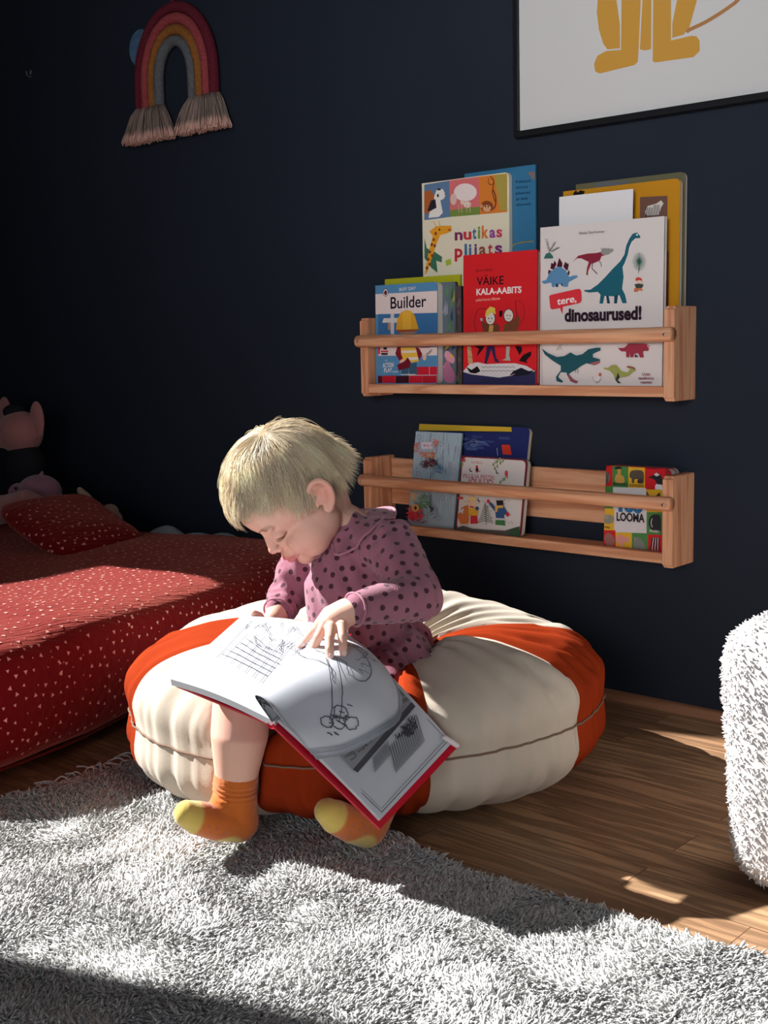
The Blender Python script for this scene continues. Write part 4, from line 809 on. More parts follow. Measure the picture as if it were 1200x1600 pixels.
def cushion(name, loc, rot, hx, hy, hz, label, cat, ntri, e1=.42, e2=.28, corner=0, seed=1, sag=.012, xr=None):
    R3 = np.array(Matrix.Rotation(rot[2], 3, 'Z') @ Matrix.Rotation(rot[1], 3, 'Y') @ Matrix.Rotation(rot[0], 3, 'X'))
    e = empty(name, loc, label, cat)
    nu, nv = 200, 100
    V = np.array([super_pt(i / nu, j / nv, hx, hy, hz, e1, e2) for j in range(nv + 1) for i in range(nu)])
    N = V / np.array([hx, hy, hz]) ** 2; N /= np.linalg.norm(N, axis=1, keepdims=True)
    d = smooth_noise(V, 9, seed) * sag + smooth_noise(V, 30, seed + 1) * .004 + smooth_noise(V * np.array([1, .35, 1]), 90, seed + 2) * .0014
    V = V + N * d[:, None]
    V = V @ R3.T
    V[:, 2] += 0
    F = [(j * nu + i, j * nu + (i + 1) % nu, (j + 1) * nu + (i + 1) % nu, (j + 1) * nu + i) for j in range(nv) for i in range(nu)]
    g = Geo(); g.add(V, F, 0)
    o = g.build('cover', [red_cloth, tri_m], e)
    me = o.data; Vn = verts_np(me); Nn = normals_np(me)
    # scattered little triangles of the print, lying on the cloth
    bm = bmesh.new(); bm.from_mesh(me); bm.faces.ensure_lookup_table()
    ar = np.array([f.calc_area() * (1 if (f.normal.x > -.3 and f.normal.z > -.5 and f.calc_center_median().x > -.25 * hx) else .02) for f in bm.faces]); cum = np.cumsum(ar) / ar.sum(); r = np.random.default_rng(seed + 5)
    cells = {}; placed = 0
    fl = list(bm.faces)
    for q in r.uniform(0, 1, ntri * 6):
        if placed >= ntri: break
        f = fl[int(np.searchsorted(cum, q))]
        if len(f.verts) < 3: continue
        w = r.dirichlet([1] * len(f.verts)); c = Vector((0, 0, 0)); nn = Vector((0, 0, 0))
        for wi, vv in zip(w, f.verts): c += vv.co * float(wi); nn += vv.normal * float(wi)
        kk = tuple(int(math.floor(x / .017)) for x in c)
        if any((kk[0] + dx, kk[1] + dy, kk[2] + dz) in cells and (cells[(kk[0] + dx, kk[1] + dy, kk[2] + dz)] - c).length < .0150 for dx in (-1, 0, 1) for dy in (-1, 0, 1) for dz in (-1, 0, 1)): continue
        cells[kk] = c.copy(); nn.normalize()
        s = r.choice([.0034, .0044, .0018]); a0 = r.uniform(0, 6.28); t = nn.orthogonal().normalized(); bb = nn.cross(t)
        vs = [bm.verts.new(c + nn * .0009 + (t * math.cos(a0 + k * 2.094) + bb * math.sin(a0 + k * 2.094)) * float(s)) for k in range(3)]
        ff = bm.faces.new(vs); ff.material_index = 1; ff.smooth = False; placed += 1
    bm.to_mesh(me); bm.free()
    # piping seam round the middle
    P = np.array([super_pt(i / 160, .5 - .16, hx, hy, hz, e1, e2) for i in range(161)]); Nn = P / np.array([hx, hy, hz]) ** 2; Nn /= np.linalg.norm(Nn, axis=1, keepdims=True)
    P = P + Nn * (smooth_noise(P, 9, seed) * sag + .0015)[:, None]
    g = Geo(); Vt, Ft = tube_geo(list(P @ R3.T), .0022, 6, caps=False); g.add(Vt, Ft); g.build('seam', red_cloth, e)
    return e
cushion('floor_cushion', (-2.475, -.77, .126), (0, 0, math.radians(15)), .77, .60, .116, 'large red muslin floor cushion printed with small pale triangles, sunlit on top', 'floor cushion', 7500, seed=3, e1=.31)
pk_ = onY(65, 775, -.40); cushion('scatter_cushion', (pk_[0] + .112, -.40, pk_[2] - .054), (0, math.radians(20), 0), .125, .12, .022, 'small red triangle-print cushion with its corner pointing up, among the plush toys', 'cushion', 400, e1=1.0, e2=.4, seed=11, sag=.006)
# pale blanket bunched between the red cushion and the wall
g = Geo()
def bl(u, v):
    a = v * 2 * PI; tp = np.interp(u, [0, .2, .5, .85, 1], [842, 833, 848, 872, 890]); c0 = onY(205 + 245 * u, tp, -.08); r = .040 + .008 * math.sin(u * 14) + .005 * math.sin(u * 33 + a)
    r *= (math.sin(PI * min(max(u * .94 + .03, 0), 1))) ** .3; return (c0[0], -.066 + (r * .9) * math.cos(a), c0[2] - .024 + r * math.sin(a))
o = grid_obj('folded_blanket', bl, 90, 28, mat('grey_white_cotton', srgb(170, 178, 190), rough=.9, bump=.4, bscale=160), None, True)
tag(o, 'pale grey blanket bunched along the wall behind the red cushion', 'blanket')

plush_pink = mat('pink_plush', srgb(176, 120, 116), rough=1, sheen=.4, bump=.5, bscale=600); plush_pig = mat('mauve_plush', srgb(160, 110, 126), rough=1, sheen=.4, bump=.5, bscale=600)
plush_beige = mat('beige_plush', srgb(186, 156, 138), rough=1, sheen=.4, bump=.5, bscale=600); dark_cloth = mat('dark_dress_cloth', (.012, .012, .016), rough=.9); eye_m = mat('black_eye', (.004, .004, .004), rough=.2)
def toyA(px, py, Y): return onY(px, py, Y)
TG = 'plush toys heaped on the red cushions'
# standing plush mouse with round ears and a dark dress
o0 = toyA(35, 760, -.17); t = empty('plush_mouse', tuple(o0), 'plush toy with round ears and a dark dress sitting highest at the left', 'soft toy', TG)
def rel(p, o): return np.asarray(p) - o
H0 = rel(toyA(32, 676, -.17), o0)
g = Geo(); g.ell(H0, (.068, .055, .058)); g.ell(H0 + [-.035, -.03, -.012], (.036, .032, .028)); g.ell(H0 + [0.012, 0, -.055], (.035, .03, .04)); remesh(g, 'head', .004, 3, plush_pink, t)
for px, py in ((58, 656), (8, 648)):
    g = Geo(); g.ell(rel(toyA(px, py, -.16), o0), (.030, .010, .048)); g.build('ear', plush_pink, t)
g = Geo(); g.ell(H0 + [-.02, .0, .055], (.035, .03, .02)); g.build('hair_tuft', dark_cloth, t)
g = Geo(); g.ell(rel(toyA(40, 730, -.17), o0), (.062, .05, .07)); g.ell(rel(toyA(45, 770, -.17), o0), (.085, .06, .055)); remesh(g, 'dress', .005, 3, dark_cloth, t)
for dx in (-.025, .01): 
    g = Geo(); g.ell(H0 + [dx - .025, -.052, .008], .006); g.build('eye', eye_m, t)
# plush pig
o0 = toyA(60, 800, -.27); t = empty('plush_pig', tuple(o0), 'mauve plush pig head with a pointed ear lying on the red cushions', 'soft toy', TG)
H0 = rel(toyA(62, 768, -.27), o0); g = Geo(); g.ell(H0, (.062, .05, .042)); g.ell(H0 + [-.06, -.02, -.006], (.03, .026, .026)); g.ell(H0 + [.03, .0, -.03], (.07, .05, .03)); remesh(g, 'head', .004, 3, plush_pig, t)
V, F = tube_geo([rel(toyA(60, 755, -.27), o0), rel(toyA(63, 746, -.27), o0), rel(toyA(66, 738, -.27), o0)], [.014, .009, .003], 10); g = Geo(); g.add(V, F); g.build('ear', plush_pig, t)
g = Geo(); g.ell(H0 + [-.022, -.052, .012], (.005, .003, .004)); g.build('eye', eye_m, t)
# long beige plush lying below the pig
o0 = toyA(20, 800, -.37); t = empty('plush_doll', tuple(o0), 'dark pink plush limb and body lying at the far left edge', 'soft toy', TG)
g = Geo(); g.tube([rel(toyA(-25, 800, -.37), o0), rel(toyA(10, 795, -.37), o0), rel(toyA(42, 782, -.37), o0), rel(toyA(60, 788, -.36), o0)], [.04, .034, .026, .022], 18); remesh(g, 'body', .004, 3, plush_pink, t)
# beige bunny with raised ear (kept behind the pig)
o0 = toyA(150, 830, -.19); t = empty('plush_bunny', tuple(o0), 'beige plush rabbit with one ear raised, lying right of the cushion corner', 'soft toy', TG)
g = Geo(); g.ell(rel(toyA(140, 805, -.19), o0), (.05, .04, .035)); g.ell(rel(toyA(165, 812, -.18), o0), (.045, .04, .03)); g.ell(rel(toyA(172, 800, -.18), o0), (.025, .02, .02)); g.ell(rel(toyA(178, 835, -.18), o0), (.05, .05, .03)); remesh(g, 'body', .004, 3, plush_beige, t)
g = Geo(); g.tube([rel(toyA(142, 798, -.20), o0), rel(toyA(138, 784, -.20), o0), rel(toyA(134, 778, -.20), o0), rel(toyA(125, 766, -.20), o0)], [.017, .015, .014, .008], 12); g.build('ear', plush_beige, t)

# ================================================================ RUG
RX0, RY1 = -1.585, -.765
rug = empty('shaggy_rug', (-.7, -1.5, 0), 'pale grey shaggy rug with a fringed left edge under the child\'s feet', 'rug')
ro = np.array([-.7, -1.5, 0])
rug_m = mat('rug_yarn', srgb(208, 208, 206), rough=1, spec=.05, sheen=.2, var=.12, vscale=9)
rug_b = mat('rug_backing', srgb(140, 136, 130), rough=1, spec=.05)
def rug_edge_y(x): return RY1 + .008 * math.sin(x * 9) + .006 * math.sin(x * 23 + 1)
def rug_edge_x(y): return RX0 + .007 * math.sin(y * 11) + .004 * math.sin(y * 31)
def rz(x, y): return .010 + .005 * math.sin(x * 7.3 + y * 3) * math.sin(y * 8.1 + 1) + .003 * math.sin(x * 17 - y * 9)
V = []; nx, ny = 110, 90
for j in range(ny + 1):
    for i in range(nx + 1):
        x = RX0 + (1.9) * i / nx; y = RY1 - 1.5 * j / ny
        if i == 0: x = rug_edge_x(y)
        if j == 0: y = rug_edge_y(x)
        V.append((x, y, rz(x, y) if 0 < i < nx and 0 < j < ny else .002))
F = [(j * (nx + 1) + i, (j + 1) * (nx + 1) + i, (j + 1) * (nx + 1) + i + 1, j * (nx + 1) + i + 1) for j in range(ny) for i in range(nx)]
pyd('backing', np.array(V) - ro, F, rug, rug_b, True)
def rug_tufts(n, x0, x1, y0, y1, L, rad):
    x = rng.uniform(x0, x1, n); y = rng.uniform(y0, y1, n)
    ey = RY1 + .008 * np.sin(x * 9) + .006 * np.sin(x * 23 + 1) + rng.normal(0, .003, n); ex = RX0 + .007 * np.sin(y * 11) + .004 * np.sin(y * 31) + rng.normal(0, .002, n)
    k = (y < ey) & (x > ex); x, y = x[k], y[k]
    z = .010 + .005 * np.sin(x * 7.3 + y * 3) * np.sin(y * 8.1 + 1) + .003 * np.sin(x * 17 - y * 9)
    P = np.stack([x, y, z], 1); m_ = len(P)
    # pile direction: swirling patches, plus an individual lean for every lock
    ang = 2.2 * smooth_noise(P, 22, 1) + 1.5 * smooth_noise(P, 70, 2) + rng.normal(0, .7, m_)
    bend = np.stack([np.cos(ang), np.sin(ang), np.zeros(m_)], 1) * (.55 + .35 * smooth_noise(P, 40, 4))[:, None] + rng.normal(0, .18, (m_, 3))
    N = np.stack([rng.normal(0, .38, m_), rng.normal(0, .38, m_), np.ones(m_)], 1); N /= np.linalg.norm(N, axis=1, keepdims=True)
    return P, N, L * rng.uniform(.6, 1.25, m_), rad * rng.uniform(.7, 1.3, m_), bend
parts = [rug_tufts(210000, RX0, -.30, -1.50, RY1 + .02, .0132, .0025), rug_tufts(30000, RX0, .3, -2.26, -1.50, .022, .0030), rug_tufts(14000, -.30, .3, -1.5, RY1 + .02, .022, .003)]
P, N, L, rd, bd = [np.concatenate([p[k] for p in parts]) for k in range(5)]
o = tufts('pile', P - ro, N, L, rd, bd, rug_m, rug); o['kind'] = 'stuff'
# fringe of loose twisted ends along the left edge
V = []; F = []
for k in range(150):
    y = RY1 + .01 - 1.3 * k / 150 + rng.normal(0, .003); x = rug_edge_x(y); L = rng.uniform(.016, .042); a = rng.normal(PI, .8)
    pts = [(x + .004, y, .010), (x + .5 * L * math.cos(a), y + .5 * L * math.sin(a), .010 + rng.uniform(0, .008)), (x + L * math.cos(a + .4), y + L * math.sin(a + .4), .004 + rng.uniform(0, .010))]
    v, f = tube_geo([np.array(p) - ro for p in catmull(pts, 3)], .0015, 5); b0 = len(V); V += v; F += [tuple(i + b0 for i in q) for q in f]
o = pyd('fringe', V, F, rug, rug_m, True); o['kind'] = 'stuff'

# ================================================================ WHITE BOUCLE ARMCHAIR (its back shows at the right edge)
ch = empty('armchair', (-.40, -.42, 0), 'white boucle child-size armchair cut off by the right edge of the photo', 'armchair')
co = np.array([-.40, -.42, 0])
bouc = mat('white_boucle', srgb(206, 202, 200), rough=1, spec=.05, sheen=.2, var=.06, vscale=30)
def rbox(lo, hi, r, lean=0, name='x', n=40000, mats=bouc, round_top=.0):
    """soft-edged upholstered block covered in curly loops"""
    bm = bmesh.new(); box(bm, lo, hi, r, 6)
    bmesh.ops.triangulate(bm, faces=bm.faces[:]) if False else None
    for v in bm.verts:
        t = (v.co.z - lo[2]) / (hi[2] - lo[2]); v.co.x -= lean * t + .012 * math.sin(t * 2.6 + .4)
        if round_top: v.co.z -= round_top * ((v.co.x - (lo[0] + hi[0]) / 2) / ((hi[0] - lo[0]) / 2)) ** 2 * (t > .5)
    bmesh.ops.recalc_face_normals(bm, faces=bm.faces)
    ar = np.array([f.calc_area() for f in bm.faces]); r_ = np.random.default_rng(5); fs = list(bm.faces)
    idx = r_.choice(len(fs), n, p=ar / ar.sum()); P = []; N = []
    for i in idx:
        f = fs[i]; w = r_.dirichlet([1] * len(f.verts)) if len(f.verts) == 3 else None
        if w is None:
            vs = [np.array(v.co) for v in f.verts]; u_, v_ = r_.uniform(0, 1, 2)
            if len(vs) == 4: p = (vs[0] * (1 - u_) + vs[1] * u_) * (1 - v_) + (vs[3] * (1 - u_) + vs[2] * u_) * v_
            else: p = sum(a_ * b_ for a_, b_ in zip(r_.dirichlet([1] * len(vs)), vs))
        else: p = sum(float(a_) * np.array(b_.co) for a_, b_ in zip(w, f.verts))
        P.append(p); N.append(np.array(f.normal))
    P = np.array(P); N = np.array(N)
    for v in bm.verts: v.co -= Vector(co)
    o = bm_obj(name, bm, mats, ch, True)
    m_ = len(P); ang = rng.uniform(0, 2 * PI, m_); bend = rng.normal(0, 1.1, (m_, 3)); bend[:, 2] -= .25
    bend += .5 * np.stack([smooth_noise(P, 90, 3), smooth_noise(P, 90, 5), smooth_noise(P, 90, 8)], 1)
    t = tufts('boucle_loops', P - co, N, .0065 * rng.uniform(.6, 1.3, m_), .0027, bend, mats, o, levels=4); t['kind'] = 'stuff'
    return o
rbox((-.640, -.625, .004), (-.49, -.10, .335), .055, lean=.026, name='backrest', n=64000)
rbox((-.488, -.625, .004), (-.14, -.545, .235), .035, name='armrest', n=9000)
rbox((-.488, -.18, .004), (-.14, -.10, .235), .035, name='armrest', n=3000)
rbox((-.488, -.54, .004), (-.12, -.185, .15), .035, name='seat', n=4000)
# ================================================================ PICTURE BOOK ON THE LAP
bk = {'SB': A(428, 1130, 1.45), 'OB': A(597, 1293, 1.45), 'OT': A(718, 1165, 1.575), 'ST': A(545, 985, 1.62), 'LB': A(265, 1062, 1.55), 'LT': A(378, 962, 1.72)}
bo = bk['SB']; lap = empty('open_picture_book', tuple(bo), 'large open picture book with red covers and line drawings lying across the child\'s lap', 'book')
redc = mat('red_book_cover', srgb(196, 16, 44), rough=.35, spec=.4)
pg = mat('book_page', srgb(198, 202, 210), rough=.75, spec=.1); pe = mat('page_block_edge', srgb(196, 196, 200), rough=.9)
ink = mat('grey_ink', srgb(76, 76, 86), rough=.8); ink2 = mat('light_grey_ink', srgb(150, 152, 158), rough=.8); ink3 = mat('mid_grey_ink', srgb(118, 119, 124), rough=.8); inkd = mat('dark_ink', srgb(52, 52, 58), rough=.8)
def bil(a, b, c, d, u, v): return a * (1 - u) * (1 - v) + b * u * (1 - v) + d * u * v + c * (1 - u) * v
def slab(name, a, b, c, d, th, mats, parent, ext=(0, 0, 0, 0), bulge=0, nu=20, nv=20, up=None, side_mi=0):
    """board through corners a(u0v0) b(u1v0) c(u0v1) d(u1v1), thickness th below it"""
    n = unit(np.cross(b - a, c - a)); n = n if n @ (CAM - a) > 0 else -n
    u0, u1, v0, v1 = ext
    top = []; bot = []
    for j in range(nv + 1):
        for i in range(nu + 1):
            u = -u0 + (1 + u0 + u1) * i / nu; v = -v0 + (1 + v0 + v1) * j / nv
            p = bil(a, b, c, d, u, v) + n * bulge * math.sin(PI * min(max(u, 0), 1)); top.append(p); bot.append(p - n * th)
    w = nu + 1; N = len(top); F = [(j * w + i, j * w + i + 1, (j + 1) * w + i + 1, (j + 1) * w + i) for j in range(nv) for i in range(nu)]
    MI = [0] * len(F); F2 = [tuple(N + k for k in f[::-1]) for f in F]; MI += [0] * len(F2); S = []
    for i in range(nu): S += [(i, N + i, N + i + 1, i + 1), (nv * w + i, nv * w + i + 1, N + nv * w + i + 1, N + nv * w + i)]
    for j in range(nv): S += [(j * w, (j + 1) * w, N + (j + 1) * w, N + j * w), (j * w + nu, N + j * w + nu, N + (j + 1) * w + nu, (j + 1) * w + nu)]
    g = Geo(); g.add([p - bo for p in top + bot], F + F2, 0); g.F += S; g.MI += [side_mi] * len(S)
    return g.build(name, mats, parent, smooth=False), n
nL = unit(np.cross(bk['LB'] - bk['SB'], bk['ST'] - bk['SB'])); nL = nL if nL @ (CAM - bk['SB']) > 0 else -nL
nR = unit(np.cross(bk['OB'] - bk['SB'], bk['ST'] - bk['SB'])); nR = nR if nR @ (CAM - bk['SB']) > 0 else -nR
SB, OB, OT, ST, LB, LT = [bk[k] for k in ('SB', 'OB', 'OT', 'ST', 'LB', 'LT')]
slab('right_cover', SB - nR * .004, OB - nR * .004, ST - nR * .004, OT - nR * .004, .003, redc, lap, ext=(.0, .0, .0, .0))
slab('left_cover', SB - nL * .010, LB - nL * .010, ST - nL * .010, LT - nL * .010, .003, redc, lap, ext=(.0, -.03, -.03, .03))
g = Geo(); V = []
for j in range(13):
    c = SB + (ST - SB) * (j / 12) - nR * .006
    for k in range(9):
        a = PI * k / 8; V.append(c + unit(LB - SB) * .007 * math.cos(a) - unit(nL + nR) * .005 * math.sin(a) - bo)
F = [(j * 9 + k, j * 9 + k + 1, (j + 1) * 9 + k + 1, (j + 1) * 9 + k) for j in range(12) for k in range(8)]
g.add(V, F); g.build('spine', redc, lap)
# page blocks
iR = lambda u, v: bil(SB, OB, ST, OT, u, v)
slab('right_pages', iR(.01, .035) + nR * .002, iR(.955, .035) + nR * .001, iR(.01, .965) + nR * .002, iR(.955, .965) + nR * .001, .0045, [pg, pe], lap, bulge=.003, side_mi=1)
iL = lambda u, v: bil(SB, LB, ST, LT, u, v)
slab('left_pages', iL(.0, .01) + nL * .001, iL(1, .01), iL(.0, .99) + nL * .001, iL(1, .99), .0095, [pg, pe], lap, bulge=.006, side_mi=1)
def spline_patch(G, nu, nv):
    """smooth surface through a net of control points"""
    rows = [catmull(r, nu) for r in G]; cols = [catmull([rows[j][i] for j in range(len(rows))], nv) for i in range(len(rows[0]))]
    return np.array(cols)   # [i along row][j across rows]
def sheet_obj(name, S, th, mats, parent):
    ni, nj = S.shape[:2]; N = ni * nj; V = S.reshape(-1, 3)
    dn = np.zeros_like(S); du = np.gradient(S, axis=0); dv = np.gradient(S, axis=1); nn = np.cross(du, dv); nn /= np.linalg.norm(nn, axis=2, keepdims=True)
    V2 = (S - nn * th).reshape(-1, 3)
    F = [(i * nj + j, (i + 1) * nj + j, (i + 1) * nj + j + 1, i * nj + j + 1) for i in range(ni - 1) for j in range(nj - 1)]
    F += [tuple(N + k for k in f[::-1]) for f in F]
    bd = [i * nj for i in range(ni)] + [(ni - 1) * nj + j for j in range(1, nj)] + [i * nj + nj - 1 for i in range(ni - 2, -1, -1)] + [j for j in range(nj - 2, 0, -1)]
    F += [(bd[k], bd[(k + 1) % len(bd)], N + bd[(k + 1) % len(bd)], N + bd[k]) for k in range(len(bd))]
    return pyd(name, np.concatenate([V, V2]) - bo, F, parent, mats, True), nn
def on_sheet(S, nn, u, v, off=.0004):
    ni, nj = S.shape[:2]; x = min(max(u, 0), 1) * (ni - 1); y = min(max(v, 0), 1) * (nj - 1); i = min(int(x), ni - 2); j = min(int(y), nj - 2); fx, fy = x - i, y - j
    f = lambda T: T[i, j] * (1 - fx) * (1 - fy) + T[i + 1, j] * fx * (1 - fy) + T[i, j + 1] * (1 - fx) * fy + T[i + 1, j + 1] * fx * fy
    n = unit(f(nn)); p = f(S); n = n if n @ (CAM - p) > 0 else -n
    return p + n * off, n
class Draw:
    """pencil drawing: thin ribbons following a surface"""
    def __init__(s, fn): s.fn = fn; s.g = Geo(); s.k = 0
    def line(s, pts, w=.0007, mi=0, sm=6, wob=0):
        P = [np.array(p, float) for p in pts]
        Q = catmull(P, sm) if len(P) > 2 else [P[0] + (P[1] - P[0]) * t for t in np.linspace(0, 1, 8)]
        w = w * 1.2; s.k += 1; R = [s.fn(q[0] + (random.uniform(-wob, wob) if wob else 0), q[1] + (random.uniform(-wob, wob) if wob else 0)) for q in Q]; V = []
        for i, (p, n) in enumerate(R):
            t = unit(R[min(i + 1, len(R) - 1)][0] - R[max(i - 1, 0)][0]); c = np.cross(n, t); V += [p + c * w / 2 - bo, p - c * w / 2 - bo]
        s.g.add(V, [(2 * i, 2 * i + 1, 2 * i + 3, 2 * i + 2) for i in range(len(R) - 1)], mi)
    def patch(s, a, b, c, d, mi, n=8, off=0):
        V = []
        for j in range(n + 1):
            for i in range(n + 1):
                q = bil(*[np.array(x, float) for x in (a, b, c, d)], i / n, j / n); p, nn = s.fn(*q); V.append(p - nn * .00015 - bo)
        s.g.add(V, [(j * (n + 1) + i, j * (n + 1) + i + 1, (j + 1) * (n + 1) + i + 1, (j + 1) * (n + 1) + i) for j in range(n) for i in range(n)], mi)
    def done(s, name, parent): return s.g.build(name, [ink, ink2, ink3, inkd], parent, smooth=False)
random.seed(21)
# left page drawing: a fence, a goat-like scribble and grass
S_l = np.array([[iL(u, .01 + .98 * v) + nL * (.0012 * (1 - u) + .006 * math.sin(PI * u)) for v in np.linspace(0, 1, 12)] for u in np.linspace(0, 1, 24)]); n_l = np.broadcast_to(nL, S_l.shape)
d = Draw(lambda u, v: on_sheet(S_l, n_l, u, v, .0016))
for k in range(6): d.line([(.18 + .03 * k, .30 + .055 * k), (.5, .36 + .05 * k), (.80 - .02 * k, .42 + .06 * k)], .0008, 0, wob=.003)
for k in range(7): d.line([(.22 + .085 * k, .22 + .02 * k), (.24 + .085 * k, .72)], .0008, 0, wob=.003)
d.line([(.14, .2), (.16, .75)], .0009, 0, wob=.002); d.line([(.19, .18), (.21, .76)], .0009, 0, wob=.002); d.line([(.80, .35), (.84, .92)], .0009, 0, wob=.002)
for k in range(34): x = .1 + .8 * random.random(); y = .78 + .1 * random.random() - .1 * abs(x - .5); d.line([(x, y), (x + random.uniform(-.02, .02), y + .05), (x + random.uniform(-.03, .03), y + .07)], .0007, 0)
for k in range(9): x = .1 + .035 * k; d.line([(x, .55 + .02 * k), (x + .02, .66), (x - .01, .74)], .0007, 0, wob=.008)
d.line([(.35, .60), (.42, .72), (.52, .70), (.58, .78), (.66, .72), (.60, .62), (.48, .60), (.42, .66), (.35, .60)], .0009, 0, wob=.006); d.line([(.45, .6), (.44, .5)], .0008, 0); d.line([(.56, .62), (.57, .5)], .0008, 0)
for k in range(12): y = .8 + .012 * k; d.line([(.0 + .02, y), (.12, y + .02)], .0005, 1, wob=.004)
for k in range(26): x = random.uniform(.02, .25); y = random.uniform(.62, .97); d.line([(x, y), (x + .03, y + random.uniform(-.03, .03)), (x + .02, y + .04)], .0006, 1, wob=.004)
o = d.done('left_drawing', lap)
# right page drawing
S_r = np.array([[iR(.01 + .945 * u, .035 + .93 * v) + nR * (.002 + .003 * math.sin(PI * u)) for v in np.linspace(0, 1, 12)] for u in np.linspace(0, 1, 24)]); n_r = np.broadcast_to(nR, S_r.shape)
d = Draw(lambda u, v: on_sheet(S_r, n_r, u, v, .0009))
d.line([(.03, .04), (.97, .04), (.97, .97), (.03, .97)], .0009, 3, sm=1); d.line([(.05, .06), (.95, .06), (.95, .95)], .0005, 0, sm=1)
d.patch((.25, .14), (.62, .12), (.25, .96), (.62, .96), 1); d.patch((.35, .16), (.58, .14), (.40, .96), (.60, .96), 2)
d.patch((.62, .12), (.66, .13), (.62, .96), (.66, .96), 0)
for k in range(240): x = random.uniform(.38, .58); y = random.uniform(.30, .92); d.line([(x, y), (x + random.uniform(-.02, .02), y + random.uniform(-.03, .03))], .0011, 3 if k % 3 else 0)
for k in range(30): y = .50 + .014 * k; d.line([(.70 + .1 * (k % 2 == 0) * .1, y), (.86, y - .12)], .0007, 0)
for k in range(16): y = .30 + .014 * k; d.line([(.67, y + .02), (.75, y - .06)], .0006, 0)
for k in range(30): x = random.uniform(.66, .74); y = random.uniform(.62, .86); d.line([(x, y), (x + .03, y + random.uniform(-.02, .02)), (x + .02, y + .04)], .0009, 3)
o = d.done('right_drawing', lap)
# pages being turned: they rise from the spine and curl over
def gp(rows): return [[A(*p) for p in r] for r in rows]
T = gp([[(424, 1128, 1.446), (398, 1088, 1.440), (420, 1096, 1.425), (452, 1140, 1.415), (480, 1173, 1.420)],
        [(452, 1092, 1.49), (424, 1052, 1.480), (462, 1066, 1.450), (505, 1118, 1.435), (536, 1164, 1.435)],
        [(486, 1050, 1.535), (462, 1022, 1.520), (512, 1040, 1.485), (562, 1088, 1.465), (598, 1132, 1.460)],
        [(520, 1012, 1.580), (500, 1000, 1.565), (550, 1016, 1.530), (598, 1056, 1.505), (622, 1112, 1.485)],
        [(542, 988, 1.615), (530, 990, 1.60), (566, 1006, 1.570), (602, 1040, 1.545), (618, 1080, 1.525)]])
S_t = spline_patch(T, 9, 9)
# soft crumples of the lifted page
for i in range(S_t.shape[0]):
    for j in range(S_t.shape[1]):
        u, v = i / (S_t.shape[0] - 1), j / (S_t.shape[1] - 1); S_t[i, j] += nR * (.0022 * math.sin(u * 9 + v * 5) * u + .0014 * math.sin(v * 14 - u * 6) * u)
o, n_t = sheet_obj('lifted_page', S_t, .0005, pg, lap)
d = Draw(lambda u, v: on_sheet(S_t, n_t, u, v, .0012))
d.line([(.30, .62), (.42, .58), (.55, .60), (.62, .55), (.70, .60), (.66, .72), (.50, .78), (.40, .70), (.30, .62)], .0009, 0, wob=.006); d.line([(.28, .70), (.40, .82), (.52, .86), (.60, .80)], .0009, 0, wob=.008); d.line([(.22, .55), (.35, .48), (.50, .50), (.62, .42)], .0009, 0, wob=.006)
d.line([(.45, .55), (.62, .40), (.80, .26)], .0009, 0, wob=.003); d.line([(.50, .58), (.68, .42), (.84, .30)], .0009, 0, wob=.003)
for q in ((.78, .34), (.84, .30), (.80, .24), (.88, .36)): d.line([(q[0] + .045 * math.cos(t), q[1] + .035 * math.sin(t)) for t in np.linspace(0, 6.3, 9)], .001, 0, wob=.006)
for k in range(14): x = random.uniform(.75, .9); y = random.uniform(.2, .4); d.line([(x, y), (x + .03, y + .02)], .0009, 3, wob=.004)
for k in range(20): x = random.uniform(.3, .7); y = random.uniform(.6, .86); d.line([(x, y), (x + random.uniform(-.04, .04), y + random.uniform(-.03, .03)), (x + .02, y + .04)], .0006, 0, wob=.004)
d.done('lifted_page_drawing', lap)
# second and third page fanned under the lifted one
for q, name in ((1, 'page'), (2, 'page')):
    base_ = np.array([[iR(.02 + .80 * u, .05 + .9 * v) + nR * (.004 + .003 * q * math.sin(PI * min(u * 1.05, 1)) + .004 * (2 - q)) for v in np.linspace(0, 1, 12)] for u in np.linspace(0, 1, 20)])
    if q == 1:
        S2 = base_.copy()
        S_q = np.array([[S_t[int(i * (S_t.shape[0] - 1) / 19), int(j * (S_t.shape[1] - 1) / 11)] for j in range(12)] for i in range(20)])
        S2 = S_q * .93 + base_ * .07 - nR * .0016
    else: 
        S2 = S_q * .84 + base_ * .16 - nR * .0026
    sheet_obj(name, S2, .0004, pg, lap)
bmk = [iR(.90, .93) + nR * .004, iR(.985, .965) + nR * .003]; g = Geo(); V, F = tube_geo([p - bo for p in (bmk[0], bmk[1])], .0035, 10); V = [v - 0 for v in V]; g.add(V, F); g.build('page_clip', mat('clip_white', srgb(226, 214, 214), rough=.4), lap)

